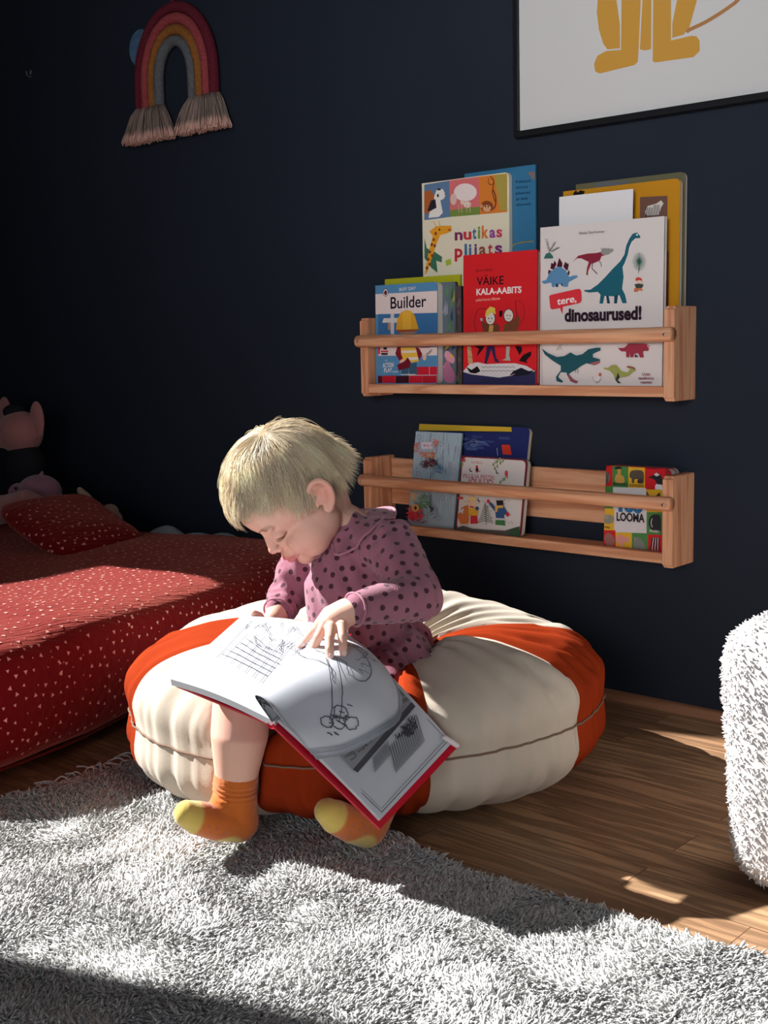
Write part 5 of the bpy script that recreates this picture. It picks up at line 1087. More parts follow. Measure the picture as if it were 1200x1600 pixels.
# ================================================================ CHILD
kid = empty('person', tuple(J['pelvis'] * [1, 1, 0]), 'blond toddler in a plum polka dot dress and orange socks, looking down at a book', 'person')
ko = J['pelvis'] * [1, 1, 0]
def cam3(r, u, t): return unit(RIGHT * r + UP * u - FWD * t)
HF = cam3(-.641, -.756, .135); HU = cam3(-.66, .632, .407); HU = unit(HU - HF * (HU @ HF)); HL = np.cross(HU, HF)
if HL @ (-FWD) < 0: HL = -HL
HC = A(462, 765, 1.705); HM = np.stack([HF, HL, HU], 1)      # columns: face, left, crown
def H(x, y, z): return HC + HM @ np.array([x, y, z], float)
skin = bpy.data.materials.new('child_skin'); skin.use_nodes = True; b = skin.node_tree.nodes['Principled BSDF']; at_ = skin.node_tree.nodes.new('ShaderNodeAttribute'); at_.attribute_name = 'tint'
skin.node_tree.links.new(at_.outputs['Color'], b.inputs['Base Color']); b.inputs['Roughness'].default_value = .5; b.inputs['Specular IOR Level'].default_value = .3
b.inputs['Subsurface Weight'].default_value = .15; b.inputs['Subsurface Radius'].default_value = (1, .3, .15); b.inputs['Subsurface Scale'].default_value = .005
g = Geo(); K = ko
def hell(x, y, z, rx, ry, rz, rot=0, g_=None):
    (g_ or g).ell(H(x, y, z) - K, (rx, ry, rz), HM, 24, 16)
hell(.004, 0, .024, .0805, .068, .071); hell(.034, 0, .024, .048, .056, .050); hell(.024, 0, -.030, .050, .050, .050); hell(-.002, 0, -.040, .045, .047, .040)
for s in (-1, 1):
    hell(.043, s * .028, -.042, .026, .024, .026); hell(.026, s * .030, -.042, .036, .031, .034)                      # cheeks
    hell(.036, s * .030, -.058, .026, .022, .021); hell(.014, s * .034, -.040, .034, .026, .034)
    hell(.0605, s * .027, -.010, .0125, .0145, .0105)                    # closed lids
    hell(.066, s * .026, .006, .010, .020, .0075)                     # brow
    hell(.0765, s * .0085, -.0355, .0066, .0060, .0052)                    # nostril wings
hell(.056, 0, -.074, .016, .018, .014); hell(.066, 0, -.052, .015, .020, .013)
hell(.0815, 0, -.0325, .0082, .0080, .0072); g.tube([H(.069, 0, .002) - K, H(.0735, 0, -.014) - K, H(.079, 0, -.027) - K], [.0075, .0070, .0070], 14)
g.tube([H(.072, .015, -.0555) - K, H(.0785, .007, -.0535) - K, H(.0805, 0, -.0545) - K, H(.0785, -.007, -.0535) - K, H(.072, -.015, -.0555) - K], [.0022, .0038, .0040, .0038, .0022], 12)
g.tube([H(.071, .013, -.0600) - K, H(.0762, .006, -.0618) - K, H(.0775, 0, -.0622) - K, H(.0762, -.006, -.0618) - K, H(.071, -.013, -.0600) - K], [.0022, .0040, .0044, .0040, .0022], 12)
for s in (-1, 1):   # ears: rim, lobe and bowl
    E = [(-.002, .067, .010), (-.010, .071, .015), (-.020, .073, .010), (-.022, .073, -.004), (-.015, .071, -.018), (-.006, .068, -.025)]
    g.tube([H(x * 1.12, s * y * 1.07, z * 1.12) - K for x, y, z in catmull(E, 4)], [.0040] * 21, 10); hell(-.005, s * .070, -.026, .007, .005, .008); hell(-.011, s * .0712, -.004, .0135, .0045, .0195); g.tube([H(-.001, s * .071, -.006) - K, H(.003, s * .070, -.012) - K], .0032, 8)
    g.tube([H(-.012, s * .0745, .009) - K, H(-.018, s * .0755, -.001) - K, H(-.011, s * .0740, -.014) - K], .0024, 8)
tb = lambda names, r, seg=20: g.tube([(J[n] if isinstance(n, str) else n) - K for n in names], r, seg)
tb([H(-.022, 0, -.03), J['neck'], J['neckb'], J['upper']], [.036, .030, .033, .040]); tb(['upper', 'chest', 'belly', 'pelvis'], [.040, .058, .066, .066], 24)
tb(['upper', 'Lsh', 'Lel'], [.030, .030, .023]); tb(['Lel', 'Lwr'], [.023, .0155]); tb(['upper', 'Rsh', 'Rel'], [.030, .030, .023]); tb(['Rel', 'Rwr'], [.023, .0155])
tb(['pelvis', 'Rhip', 'Rkn'], [.06, .050, .0385], 24); tb(['Rkn', 'Rcalf', 'Ran'], [.0385, .0375, .0245], 24); tb(['pelvis', 'Lhip', 'Lkn'], [.06, .050, .0385], 24); tb(['Lkn', J['Lkn'] * .6 + J['Lan'] * .4, 'Lan'], [.0385, .0375, .0245], 24)
# feet (inside the socks)
RF = [J['Ran'], A(372, 1284, 1.612), A(338, 1285, 1.590), A(306, 1277, 1.572), A(292, 1271, 1.565)]
LF = [J['Lan'], A(572, 1292, 1.600), A(548, 1288, 1.575), A(522, 1275, 1.555), A(512, 1268, 1.550)]
for Fp in (RF, LF): tb(Fp, [.0245, .022, .019, .0175, .014], 18)
# left hand, resting on the page: back of the hand, four fingers and the thumb
hd = lambda px, py, dp: A(px, py, dp)
g.tube([J['Lwr'] - K, hd(538, 960, 1.552) - K, hd(520, 970, 1.548) - K], [.0165, .0175, .0150], 18); g.tube([hd(540, 950, 1.556) - K, hd(515, 962, 1.552) - K, hd(500, 976, 1.560) - K], [.0130, .0125, .0085], 14)
g.tube([hd(540, 960, 1.552) - K, hd(534, 976, 1.548) - K], [.0150, .0100], 14); g.tube([hd(528, 960, 1.548) - K, hd(514, 980, 1.546) - K], [.0120, .0085], 14)
FING = dict(index=[(500, 974, 1.562), (484, 992, 1.574), (474, 1004, 1.585), (467, 1012, 1.594)], middle=[(507, 976, 1.540), (497, 996, 1.532), (490, 1012, 1.535), (484, 1023, 1.540)],
            ring=[(517, 980, 1.530), (515, 998, 1.512), (515, 1014, 1.505), (516, 1027, 1.505)], little=[(534, 977, 1.532), (535, 996, 1.516), (536, 1010, 1.511), (536, 1023, 1.512)],
            thumb=[(540, 972, 1.562), (532, 990, 1.585), (527, 1001, 1.590), (524, 1009, 1.592)])
FR = dict(index=[.0066, .0056, .0048, .0042], middle=[.0074, .0064, .0056, .0048], ring=[.0074, .0064, .0058, .0050], little=[.0068, .0060, .0054, .0046], thumb=[.0078, .0066, .0060, .0050])
for k, pts in FING.items(): g.tube([hd(*p) - K for p in pts], FR[k], 14)
# right hand, fingers closed on the far edge of the book
RW = J['Rwr']; LTc = bk['LT']; e1 = unit(bk['LB'] - bk['LT']); 
palm = (RW + (A(405, 975, 1.72) - nL * .028)) / 2
g.tube([RW - K, A(418, 975, 1.735) - nL * .012 - K, A(405, 984, 1.715) - nL * .022 - K], [.0155, .0160, .0135], 16)
for k in range(4):
    p0 = A(410 - 6 * k, 978 + 5 * k, 1.715 - .008 * k) - nL * .024; p1 = p0 - nL * .004 + unit(LB - LT) * .014 + unit(SB - LB) * .004; p2 = p1 + unit(SB - LB) * .016 + nL * .001
    g.tube([p0 - K, p1 - K, p2 - K], [.0068, .006, .0048], 12)
g.tube([A(415, 972, 1.73) - nL * .010 - K, A(405, 966, 1.72) + nL * .004 - K, A(398, 968, 1.715) + nL * .010 - K], [.0075, .0066, .0052], 12)
body = remesh(g, 'body', .0013, 9, skin, kid, fac=.5)
me = body.data; V = verts_np(me); W = V + K; HV = (W - HC) @ HM
hands = np.minimum(np.linalg.norm(W - A(515, 985, 1.54), axis=1), np.linalg.norm(W - A(408, 980, 1.72), axis=1)) < .075
cheek = (np.linalg.norm(HV - [.030, .050, -.040], axis=1) < .036) | (np.linalg.norm(HV - [.030, -.050, -.040], axis=1) < .036); cheek &= (HV[:, 0] < .057) & ~((np.abs(HV[:, 0] - .062) < .016) & (HV[:, 2] > -.024))
sel = (cheek | ((np.linalg.norm(HV, axis=1) > .12) & ~hands))
bm = bmesh.new(); bm.from_mesh(me); bm.verts.ensure_lookup_table(); vs_s = [bm.verts[i] for i in np.nonzero(sel)[0]]
for _ in range(22): bmesh.ops.smooth_vert(bm, verts=vs_s, factor=.5, use_axis_x=True, use_axis_y=True, use_axis_z=True)
bm.to_mesh(me); bm.free(); me.update(); V = verts_np(me); N = normals_np(me)
def dent(V, N, c, r, amt):
    d = np.linalg.norm(V - (c - K), axis=1); return V + N * (amt * np.exp(-(d / r) ** 2))[:, None]
for s in (-1, 1):
    V = dent(V, N, H(.074, s * .012, -.010), .0085, -.0032)           # inner eye corners
    V = dent(V, N, H(.064, s * .034, -.018), .010, -.0012); V = dent(V, N, H(-.003, s * .0755, -.003), .0055, -.0045); V = dent(V, N, H(-.011, s * .0765, .003), .0055, -.0030)
    V = dent(V, N, H(.0695, s * .0175, -.0580), .0045, -.0018); V = dent(V, N, H(.079, s * .0055, -.039), .0028, -.0022)
for t in np.linspace(-1, 1, 9): V = dent(V, N, H(.0785 - .006 * t * t, t * .014, -.0580), .0026, -.0011)
V = dent(V, N, H(.078, 0, -.0475), .004, -.0010); V = dent(V, N, H(.072, 0, -.068), .006, -.0012)
for q in ((512, 978, 1.53), (526, 980, 1.53), (500, 985, 1.54)): V = dent(V, N, A(*q), .004, -.0006)
for q in ((496, 999, 1.535), (515, 998, 1.52), (536, 997, 1.52)): V = dent(V, N, A(*q), .003, .0004)
set_verts(me, V)
base = np.array([.73, .43, .33]); C_ = np.tile(base, (len(V), 1)); HV = (V + K - HC) @ HM
def blend(C, c, rgb, r, amt):
    d = np.linalg.norm(V - (c - K), axis=1); w = (amt * np.exp(-(d / r) ** 2))[:, None]; return C * (1 - w) + np.array(rgb) * w
for s in (-1, 1): C_ = blend(C_, H(.060, s * .038, -.040), (.76, .34, .27), .026, .35); C_ = blend(C_, H(-.012, s * .074, -.005), (.72, .26, .20), .018, .6)
C_ = blend(C_, H(.090, 0, -.033), (.76, .30, .24), .010, .6)
for t in np.linspace(-1, 1, 11):
    C_ = blend(C_, H(.082 - .008 * t * t, t * .0135, -.0540), (.60, .13, .13), .0036, .8); C_ = blend(C_, H(.081 - .008 * t * t, t * .012, -.0622), (.66, .17, .17), .0038, .75)
    C_ = blend(C_, H(.0775 - .006 * t * t, t * .0145, -.0580), (.32, .05, .05), .0016, .8)
for k, pts in FING.items(): C_ = blend(C_, A(*pts[-1]), (.80, .36, .30), .008, .6)
C_ = blend(C_, A(377, 1150, 1.61), (.74, .42, .34), .05, .3)
set_color(me, 'tint', C_)
bvh = BVHTree.FromObject(body, bpy.context.evaluated_depsgraph_get())
def onbody(p, q):
    """nearest skin point to p looking from q"""
    d = unit(p - q); r = bvh.ray_cast(Vector(q - K), Vector(d)); return (np.array(r[0]) + K, np.array(r[1])) if r[0] else (p, -d)
# finger nails
nailm = mat('finger_nail', (.86, .60, .54), rough=.25, spec=.5)
for k in ('index', 'middle', 'ring', 'little'):
    p3, p2 = A(*FING[k][-1]), A(*FING[k][-2]); ax = unit(p3 - p2); outp, nrm = onbody(p3 - ax * .0005, p3 + unit(CAM - p3) * .03 + nR * .03)
    s_ = np.cross(ax, nrm); R_ = np.stack([ax, unit(s_), nrm], 1); gg = Geo(); gg.ell(outp - K, (.0042, .0032, .0006), R_, 14, 8); gg.build('finger_nail', nailm, body)
# lashes and brows
lash = mat('eyelash', (.16, .09, .05), rough=.7); brow = mat('eyebrow', (.50, .34, .20), rough=.8)
for s in (-1, 1):
    gg = Geo(); out = HF * .08 + HL * s * .02
    arc = []
    for t in np.linspace(-1, 1, 13):
        p, n_ = onbody(H(.066 - .004 * t * t, s * (.0275 + .0115 * t), -.0165 - .0035 * (1 - t * t)), H(.20, s * .06, -.03)); arc.append(p + n_ * .0002 - K)
    gg.tube(arc, [.0003 + .0006 * math.sin(PI * i / 12) for i in range(13)], 6)
    for i in range(1, 13):
        for q in range(2):
            p = arc[i] + (arc[min(i + 1, 12)] - arc[i]) * .5 * q; gg.tube([p, p + HF * .0030 - HU * .0018 + HL * s * .001, p + HF * .0055 - HU * .0014 + HL * s * .002], [.00028, .0002, .0001], 4)
    gg.build('eyelashes', lash, body)
    gg = Geo()
    for i in range(30):
        t = i / 29; p, n_ = onbody(H(.078 - .012 * t * t, s * (.012 + .027 * t), .004 + .005 * math.sin(PI * t * .8) + random.uniform(-.0014, .0014)), H(.22, s * .06, .01)); dirn = unit(HL * s * 1.0 + HU * .15 - HF * .4 * t)
        gg.tube([p + n_ * .0001 - K, p + n_ * .0004 + dirn * .003 - K, p + n_ * .0001 + dirn * .0055 - K], [.00022, .0002, .0001], 4)
    gg.build('eyebrow', brow, body)

# ---- hair
hairm = bpy.data.materials.new('blond_hair'); hairm.use_nodes = True; nt = hairm.node_tree; b = nt.nodes['Principled BSDF']; at_ = nt.nodes.new('ShaderNodeAttribute'); at_.attribute_name = 'tint'
nt.links.new(at_.outputs['Color'], b.inputs['Base Color']); b.inputs['Roughness'].default_value = .38; b.inputs['Specular IOR Level'].default_value = .5
tr = nt.nodes.new('ShaderNodeBsdfTranslucent'); nt.links.new(at_.outputs['Color'], tr.inputs['Color']); mxs = nt.nodes.new('ShaderNodeMixShader'); mxs.inputs[0].default_value = .28
nt.links.new(b.outputs[0], mxs.inputs[1]); nt.links.new(tr.outputs[0], mxs.inputs[2]); nt.links.new(mxs.outputs[0], nt.nodes['Material Output'].inputs['Surface'])
EC = np.array([.004, 0, .025]); ER = np.array([.0835, .0715, .0745]); hr = np.random.default_rng(12)
def hairline(x, y):
    """lowest root height for a scalp point at x (front to back)"""
    return np.interp(x, [-.10, -.045, -.012, .006, .030, .048, .070, .09], [-.046, -.046, -.002, .026, .038, .050, .060, .060])
NS = 15000
dv = hr.normal(size=(NS * 3, 3)); dv /= np.linalg.norm(dv, axis=1, keepdims=True); R0 = EC + dv * ER
ok = R0[:, 2] > hairline(R0[:, 0], R0[:, 1]); R0 = R0[ok][:NS]; NS = len(R0)
wh = EC + ER * unit(np.array([-.35, .12, .93])) * 1.0
gdown = HM.T @ np.array([0, 0, -1.])
# locks: neighbouring roots share a wandering direction
lock = np.stack([smooth_noise(R0, 95, 41), smooth_noise(R0, 95, 42), smooth_noise(R0, 95, 43)], 1) + .8 * np.stack([smooth_noise(R0, 260, 51), smooth_noise(R0, 260, 52), smooth_noise(R0, 260, 53)], 1)
front = np.clip((R0[:, 0] - .02) / .05, 0, 1); backw = np.clip((-R0[:, 0] - .03) / .05, 0, 1)
Ln = .056 + .010 * smooth_noise(R0, 60, 9) + hr.uniform(-.016, .012, NS) - .006 * front; Ln = np.where(R0[:, 2] < .015, Ln * .6, Ln); sidew = np.clip((R0[:, 0] + .005) / .02, 0, 1) * np.clip((.075 - R0[:, 2]) / .02, 0, 1) * (R0[:, 1] > -.02); Ln = Ln * (1 - .45 * sidew); Ln = Ln * (1 + 0.30 * backw * (R0[:, 2] > -.005)); Ln = np.clip(Ln, .02, .09)
steps = 9; ds = (Ln / steps)[:, None]; P = R0 * 1.0; path = [P.copy()]
lift = np.where(hr.uniform(0, 1, NS) < .05, .004, 0)[:, None] + (.0008 + .0030 * hr.uniform(0, 1, NS) + .0022 * (smooth_noise(R0, 80, 77) > 0))[:, None]
side = np.sign(R0[:, 1:2]) 
fly = (hr.uniform(0, 1, NS) < -1)[:, None]; lowback = np.clip((.075 - R0[:, 2]) / .04, 0, 1) * backw
for k in range(steps):
    t = (k + 1) / steps
    nrm = (P - EC) / ER ** 2; nrm /= np.linalg.norm(nrm, axis=1, keepdims=True)
    away = P - wh; away -= nrm * (away * nrm).sum(1, keepdims=True); away /= np.maximum(np.linalg.norm(away, axis=1, keepdims=True), 1e-4)
    gd = gdown[None] - nrm * (nrm @ gdown)[:, None]
    comb = np.array([.35, 0, -.15])[None] * np.clip(R0[:, 0:1] * 12 + .5, 0, 1)           # brushed forward in front
    d = away * 1.0 + gd * .35 + comb * .6 + lock * .36 + hr.normal(0, .06, (NS, 3))
    flip = (lowback[:, None] * t ** 2) * 1.6
    d = d + nrm * flip + np.where(fly, nrm * .10 + lock * .7, 0)
    d /= np.linalg.norm(d, axis=1, keepdims=True); P = P + d * ds
    q = (P - EC) / ER; m_ = np.linalg.norm(q, axis=1, keepdims=True); want = 1 + lift * 14 * math.sin(min(t * 1.6, 1.57)) * .9
    tooin = m_ < want; P = np.where(tooin, EC + q / m_ * want * ER, P)
    over = (m_ > want) & ~fly & (flip < .3); P = np.where(over, EC + (P - EC) * (1 - .95 * (1 - want / m_)), P)
    path.append(P.copy())
path = np.stack(path, 1)                                     # NS, steps+1, 3
Wp = path @ HM.T + HC - K; rad = (np.array([1, 1, 1, 1, 1, .95, .85, .7, .5, .25]) * .00034)
tang = np.gradient(Wp, axis=1); tang /= np.linalg.norm(tang, axis=2, keepdims=True); X_ = np.cross(tang, np.array([.3, .2, .93])); X_ /= np.linalg.norm(X_, axis=2, keepdims=True); Y_ = np.cross(tang, X_)
VV = np.empty((NS, steps + 1, 3, 3))
for j in range(3):
    a = 2 * PI * j / 3; VV[:, :, j] = Wp + (X_ * math.cos(a) + Y_ * math.sin(a)) * rad[None, :, None]
bs = (np.arange(NS) * (steps + 1) * 3)[:, None]; qd = np.array([[k * 3 + j, k * 3 + (j + 1) % 3, (k + 1) * 3 + (j + 1) % 3, (k + 1) * 3 + j] for k in range(steps) for j in range(3)])
Q = (bs[:, :, None] + qd[None]).reshape(-1, 4)
hair = raw_mesh('hair', VV.reshape(-1, 3), Q, np.zeros((0, 3), int), hairm, kid)
tone = (1 + .26 * smooth_noise(R0, 140, 61) + hr.uniform(-.3, .15, NS))[:, None, None]; along = np.linspace(.86, 1.08, steps + 1)[None, :, None]
CC = np.clip(np.array([.93, .79, .57])[None, None] * tone * along, 0, 1); set_color(hair.data, 'tint', np.repeat(CC[:, :, None, :], 3, axis=2).reshape(-1, 3))
# scalp layer under the strands
g2 = Geo(); V2 = []; cols2 = []
nu, nv = 72, 40; idx = {}
F2 = []
for j in range(nv + 1):
    for i in range(nu):
        a = 2 * PI * i / nu; ph = PI * j / nv; dvec = np.array([math.sin(ph) * math.cos(a), math.sin(ph) * math.sin(a), math.cos(ph)]); p = EC + dvec * ER * 1.004; V2.append(p)
for j in range(nv):
    for i in range(nu):
        q = (j * nu + i, j * nu + (i + 1) % nu, (j + 1) * nu + (i + 1) % nu, (j + 1) * nu + i); c = sum(V2[k] for k in q) / 4
        if c[2] > float(hairline(c[0], c[1])) - .002: F2.append(q)
o = pyd('hair_underlayer', [H(*p) - K for p in V2], F2, hair, hairm, True); set_color(o.data, 'tint', np.tile([.44, .32, .19], (len(V2), 1)))

# ---- dress
dm = bpy.data.materials.new('plum_dotted_jersey'); dm.use_nodes = True; nt = dm.node_tree; b = nt.nodes['Principled BSDF']
at_ = nt.nodes.new('ShaderNodeAttribute'); at_.attribute_name = 'dotd'; mr = nt.nodes.new('ShaderNodeMapRange'); mr.inputs[1].default_value = .0036; mr.inputs[2].default_value = .0042; nt.links.new(at_.outputs['Fac'], mr.inputs[0])
mx = nt.nodes.new('ShaderNodeMix'); mx.data_type = 'RGBA'; mx.inputs[6].default_value = (*srgb(72, 40, 54), 1); mx.inputs[7].default_value = (*srgb(152, 99, 115), 1); nt.links.new(mr.outputs[0], mx.inputs[0]); nt.links.new(mx.outputs[2], b.inputs['Base Color'])
b.inputs['Roughness'].default_value = .95; b.inputs['Specular IOR Level'].default_value = .1; b.inputs['Sheen Weight'].default_value = .25
tc = nt.nodes.new('ShaderNodeTexCoord'); nz = nt.nodes.new('ShaderNodeTexNoise'); nz.inputs['Scale'].default_value = 480; bp = nt.nodes.new('ShaderNodeBump'); bp.inputs['Strength'].default_value = .5; bp.inputs['Distance'].default_value = .001
nt.links.new(tc.outputs['Object'], nz.inputs['Vector']); nt.links.new(nz.outputs['Fac'], bp.inputs['Height']); nt.links.new(bp.outputs[0], b.inputs['Normal'])
def add_dots(me, spacing=.0150, seed=0, thr=None):
    V = verts_np(me); r = np.random.default_rng(seed); order = r.permutation(len(V)); cells = {}; ctr = []
    for i in order:
        p = V[i]; k = tuple(np.floor(p / spacing).astype(int)); okk = True
        for dx in (-1, 0, 1):
            for dy in (-1, 0, 1):
                for dz in (-1, 0, 1):
                    for c in cells.get((k[0] + dx, k[1] + dy, k[2] + dz), ()):
                        if (c[0] - p[0]) ** 2 + (c[1] - p[1]) ** 2 + (c[2] - p[2]) ** 2 < spacing ** 2: okk = False
        if okk: cells.setdefault(k, []).append(p)
    D = np.full(len(V), .02)
    for i, p in enumerate(V):
        k = tuple(np.floor(p / spacing).astype(int)); m = 4e-4
        for dx in (-1, 0, 1):
            for dy in (-1, 0, 1):
                for dz in (-1, 0, 1):
                    for c in cells.get((k[0] + dx, k[1] + dy, k[2] + dz), ()):
                        q = (c[0] - p[0]) ** 2 + (c[1] - p[1]) ** 2 + (c[2] - p[2]) ** 2
                        if q < m: m = q
        D[i] = math.sqrt(m)
    at = me.attributes.new('dotd', 'FLOAT', 'POINT'); at.data.foreach_set('value', D.astype(np.float32))
g = Geo()
def db(names, r, seg=24): g.tube([(J[n] if isinstance(n, str) else n) - K for n in names], r, seg)
sh_mid = (J['upper'] + J['Lsh']) / 2
db(['upper', 'chest', 'belly'], [.046, .067, .074], 28); db([J['belly'], J['belly'] * .5 + J['pelvis'] * .5], [.074, .076], 28)
db(['upper', 'Lsh'], [.040, .037]); db(['upper', 'Rsh'], [.040, .037]); db([J['neckb'] + (J['upper'] - J['neckb']) * .35, J['upper']], [.040, .050])
Lmid = J['Lsh'] * .5 + J['Lel'] * .5
db(['Lsh', Lmid + UP * .003, 'Lel'], [.0375, .0350, .0310]); db(['Lel', J['Lel'] * .5 + J['Lwr'] * .5, J['Lwr'] * .96 + J['Lel'] * .04], [.0315, .0275, .0215])
Rmid = J['Rsh'] * .5 + J['Rel'] * .5
db(['Rsh', Rmid, 'Rel'], [.0375, .0340, .0300]); db(['Rel', J['Rel'] * .4 + J['Rwr'] * .6], [.0300, .0230])
# skirt spreading over hips and thighs
db([J['belly'] * .4 + J['pelvis'] * .6, J['pelvis'] + [0, 0, .004]], [.078, .088], 28); db([J['pelvis'], J['Rhip'] * .45 + J['Rkn'] * .55], [.082, .058]); db([J['pelvis'] + [0, 0, .0], J['Lhip'] * .6 + J['Lkn'] * .4], [.084, .062]); db([A(622, 1030, 1.74), A(650, 1064, 1.715)], [.050, .040]); db([A(640, 1062, 1.69), A(664, 1082, 1.685)], [.020, .014])
dress = remesh(g, 'dress', .0020, 9, dm, kid)
me = dress.data; V = verts_np(me); N = normals_np(me); Wv = V + K
ax = unit(J['chest'] - J['pelvis']); hgt = (Wv - J['belly']) @ ax; wz = -.004
xx, yy = frame_of(ax); rel_ = Wv - J['belly']; th = np.arctan2(rel_ @ yy, rel_ @ xx)
below = 1 / (1 + np.exp((hgt - (wz)) / .004)); torso_r = np.linalg.norm(rel_ - np.outer(rel_ @ ax, ax), axis=1); armm = np.minimum(np.linalg.norm(Wv - J['Lel'], axis=1), np.linalg.norm(Wv - J['Lwr'], axis=1)) > .05
seglen = J['Lwr'] - J['Lel']; tt = np.clip(((Wv - J['Lel']) @ seglen) / (seglen @ seglen), 0, 1); dl = np.linalg.norm(Wv - (J['Lel'] + tt[:, None] * seglen), axis=1); notarm = np.clip((dl - .036) / .012, 0, 1)
fold = np.sin(th * 26 + 2 * np.sin(th * 5)) * np.exp(-((hgt - wz + .012) / .018) ** 2) * .0017 + np.sin(th * 13 + 1.5 * np.sin(th * 4)) * .0032 * np.clip((wz - hgt) / .04, 0, 1)
V = V + N * ((fold * below - .0055 * np.exp(-((hgt - wz) / .005) ** 2)) * notarm)[:, None]
# sleeve creases at elbow and armhole
for jn, axis_, amp, fr, rr in (('Lel', J['Lwr'] - J['Lel'], .0024, 420, .045), ('Lsh', J['Lel'] - J['Lsh'], .0022, 330, .05), ('Rel', J['Rwr'] - J['Rel'], .002, 400, .04)):
    dd = (V + K - J[jn]); s_ = dd @ unit(axis_); w = np.exp(-(np.linalg.norm(dd, axis=1) / rr) ** 2); V = V + N * (amp * w * np.sin(s_ * fr + smooth_noise(V, 60, 3) * 1.5))[:, None]
V = V + N * (.0022 * smooth_noise(V, 55, 21))[:, None]
# bodice creases running down from the shoulder
V = V + N * (.0016 * np.sin((Wv @ RIGHT) * 210 + (Wv @ UP) * 90 + smooth_noise(V, 40, 8)) * (1 - below) * notarm)[:, None]
# keep the skirt out of the book and let it lie on the pouf
for pn, nn_ in ((SB, nR), (SB, nL)):
    pass
set_verts(me, V); add_dots(me, .0155, 3)
# cuffs
def ring(name, c, axis, r, t, m, parent, n=40, wob=0.0):
    x, y = frame_of(axis); P = [c + (x * math.cos(a) + y * math.sin(a)) * (r + wob * math.sin(3 * a)) - K for a in np.linspace(0, 2 * PI, n)]
    gg = Geo(); Vt, Ft = tube_geo(P, t, 8, caps=False); gg.add(Vt, Ft); return gg.build(name, m, parent)
hem_m = mat('plum_hem', srgb(168, 112, 128), rough=.95, sheen=.3)
ring('left_cuff', J['Lwr'] + unit(J['Lwr'] - J['Lel']) * .001, J['Lwr'] - J['Lel'], .0212, .0016, hem_m, dress, wob=.0012)
ring('right_cuff', J['Rel'] * .3 + J['Rwr'] * .7, J['Rwr'] - J['Rel'], .0222, .0016, hem_m, dress)
# rounded collar lying on the shoulders
cax = unit(J['neckb'] - J['upper'] + (J['neck'] - J['neckb']) * .7); cx_, cy_ = frame_of(cax); cc = J['neckb'] + cax * .004
dbvh = BVHTree.FromObject(dress, bpy.context.evaluated_depsgraph_get())
V = []; nr_, na = 8, 72; frontd = unit(A(480, 870, 1.68) - cc); fa = math.atan2(frontd @ cy_, frontd @ cx_)
for i in range(nr_ + 1):
    for j in range(na + 1):
        gap = .10; a = fa + gap + (2 * PI - 2 * gap) * j / na; s = i / nr_
        end = min(j, na - j) / na; wdt = .034 * min(1, (end / .06) ** .5 if end < .06 else 1)
        dirv = cx_ * math.cos(a) + cy_ * math.sin(a); p = cc + dirv * (.034 + wdt * s) + cax * (.004 - .020 * s)
        hit = dbvh.find_nearest(Vector(p - K)); hp = np.array(hit[0]) + K; hn = np.array(hit[1])
        if (p - hp) @ hn < .0035: p = hp + hn * .0038
        V.append(p - K)
V2 = [v for v in V]; N0 = len(V); w_ = na + 1
F = [(i * w_ + j, i * w_ + j + 1, (i + 1) * w_ + j + 1, (i + 1) * w_ + j) for i in range(nr_) for j in range(na)]
o = pyd('collar', V, F, dress, dm, True); sm_ = o.modifiers.new('t', 'SOLIDIFY'); sm_.thickness = .0030; sm_.offset = 1; ss = o.modifiers.new('s', 'SUBSURF'); ss.levels = 1; ss.render_levels = 1; add_dots(o.data, .0150, 9)
P = [np.array(V[nr_ * w_ + j]) for j in range(na + 1)]; gg = Geo(); Vt, Ft = tube_geo(P, .0019, 6, caps=True); gg.add(Vt, Ft); gg.build('collar_edge', hem_m, dress)

# ---- socks
sockm = bpy.data.materials.new('orange_sock_knit'); sockm.use_nodes = True; nt = sockm.node_tree; b = nt.nodes['Principled BSDF']; at_ = nt.nodes.new('ShaderNodeAttribute'); at_.attribute_name = 'tint'; nt.links.new(at_.outputs['Color'], b.inputs['Base Color'])
b.inputs['Roughness'].default_value = .95; b.inputs['Sheen Weight'].default_value = .4; b.inputs['Specular IOR Level'].default_value = .1
tc = nt.nodes.new('ShaderNodeTexCoord'); nz = nt.nodes.new('ShaderNodeTexNoise'); nz.inputs['Scale'].default_value = 700; bp = nt.nodes.new('ShaderNodeBump'); bp.inputs['Strength'].default_value = .7; bp.inputs['Distance'].default_value = .001
nt.links.new(tc.outputs['Object'], nz.inputs['Vector']); nt.links.new(nz.outputs['Fac'], bp.inputs['Height']); nt.links.new(bp.outputs[0], b.inputs['Normal'])
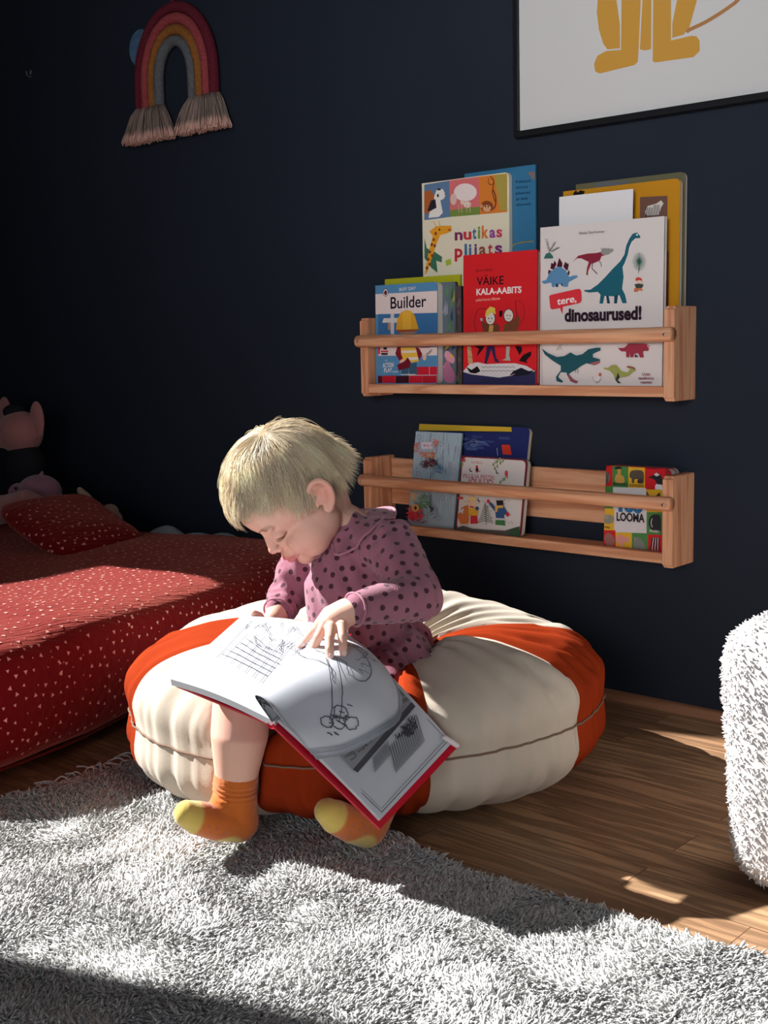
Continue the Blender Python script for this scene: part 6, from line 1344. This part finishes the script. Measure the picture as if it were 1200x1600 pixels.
def sock(Fp, cuffdir, cuff_r, label):
    g = Geo(); heel = Fp[1]
    g.tube([p - K for p in [Fp[0] + cuffdir * .020] + Fp[:2]], [.0295, .0285, .0275], 22)
    g.tube([p - K for p in Fp[1:]], [.0270, .0235, .0215, .0175], 22); g.tube([p - K for p in (Fp[0], Fp[2])], [.025, .0200], 18)
    o = remesh(g, 'sock', .0018, 6, sockm, kid); me = o.data; V = verts_np(me); N = normals_np(me); W = V + K
    d = (W - Fp[0]) @ cuffdir
    V = V + N * (.0016 * np.sin(d * 900 + 1.5 * smooth_noise(V, 60, 5)) * np.exp(-((d - .006) / .010) ** 2) * (np.linalg.norm(W - Fp[0], axis=1) < .045))[:, None]
    V[:, 2] = np.maximum(V[:, 2], .016); set_verts(me, V); W = V + K
    orange, yel, dotc = np.array(srgb(196, 104, 40)), np.array(srgb(208, 182, 96)), np.array(srgb(150, 96, 96))
    C_ = np.tile(orange, (len(V), 1)); fa_ = Fp[4] - Fp[1]; L = np.linalg.norm(fa_); fa_ = fa_ / L; s = ((W - Fp[1]) @ fa_) / L
    sole = unit(np.cross(fa_, np.cross(fa_, Fp[0] - Fp[1]))); so = ((W - (Fp[1] + np.outer((W - Fp[1]) @ fa_, fa_))) @ sole)      # >0 on the sole side
    w = 1 / (1 + np.exp(-(s - .84 + .10 * (so > 0) * 0) / .012)); C_ = C_ * (1 - w[:, None]) + yel * w[:, None]
    heelc = Fp[1] + sole * .026 + fa_ * .012; dh = np.linalg.norm(W - heelc, axis=1); w = 1 / (1 + np.exp((dh - .024) / .0010)); C_ = C_ * (1 - w[:, None]) + yel * w[:, None]
    # small grip dots on the sole
    t1 = np.cross(fa_, sole); a = (W @ fa_) / .0062; b_ = (W @ t1) / .0050; b_ = b_ + .5 * (np.floor(a) % 2); r2 = (a - np.floor(a) - .5) ** 2 + (b_ - np.floor(b_) - .5) ** 2
    w = ((r2 < .05) & (so > .006) & (s > .25) & (s < .80) & (dh > .026)).astype(float)[:, None] * .6; C_ = C_ * (1 - w) + dotc * w
    set_color(me, 'tint', C_); o['label'] = label; return o
sock(RF, unit(J['Rcalf'] - J['Ran']), .03, 'orange sock with yellow toe and heel, foot turned outward'); sock(LF, unit(J['Lkn'] - J['Lan']), .03, 'orange sock with yellow toe and heel, below the red book corner')
for c_, ax_ in ((J['Ran'] + unit(J['Rcalf'] - J['Ran']) * .024, J['Rcalf'] - J['Ran']), (J['Lan'] + unit(J['Lkn'] - J['Lan']) * .024, J['Lkn'] - J['Lan'])): pass
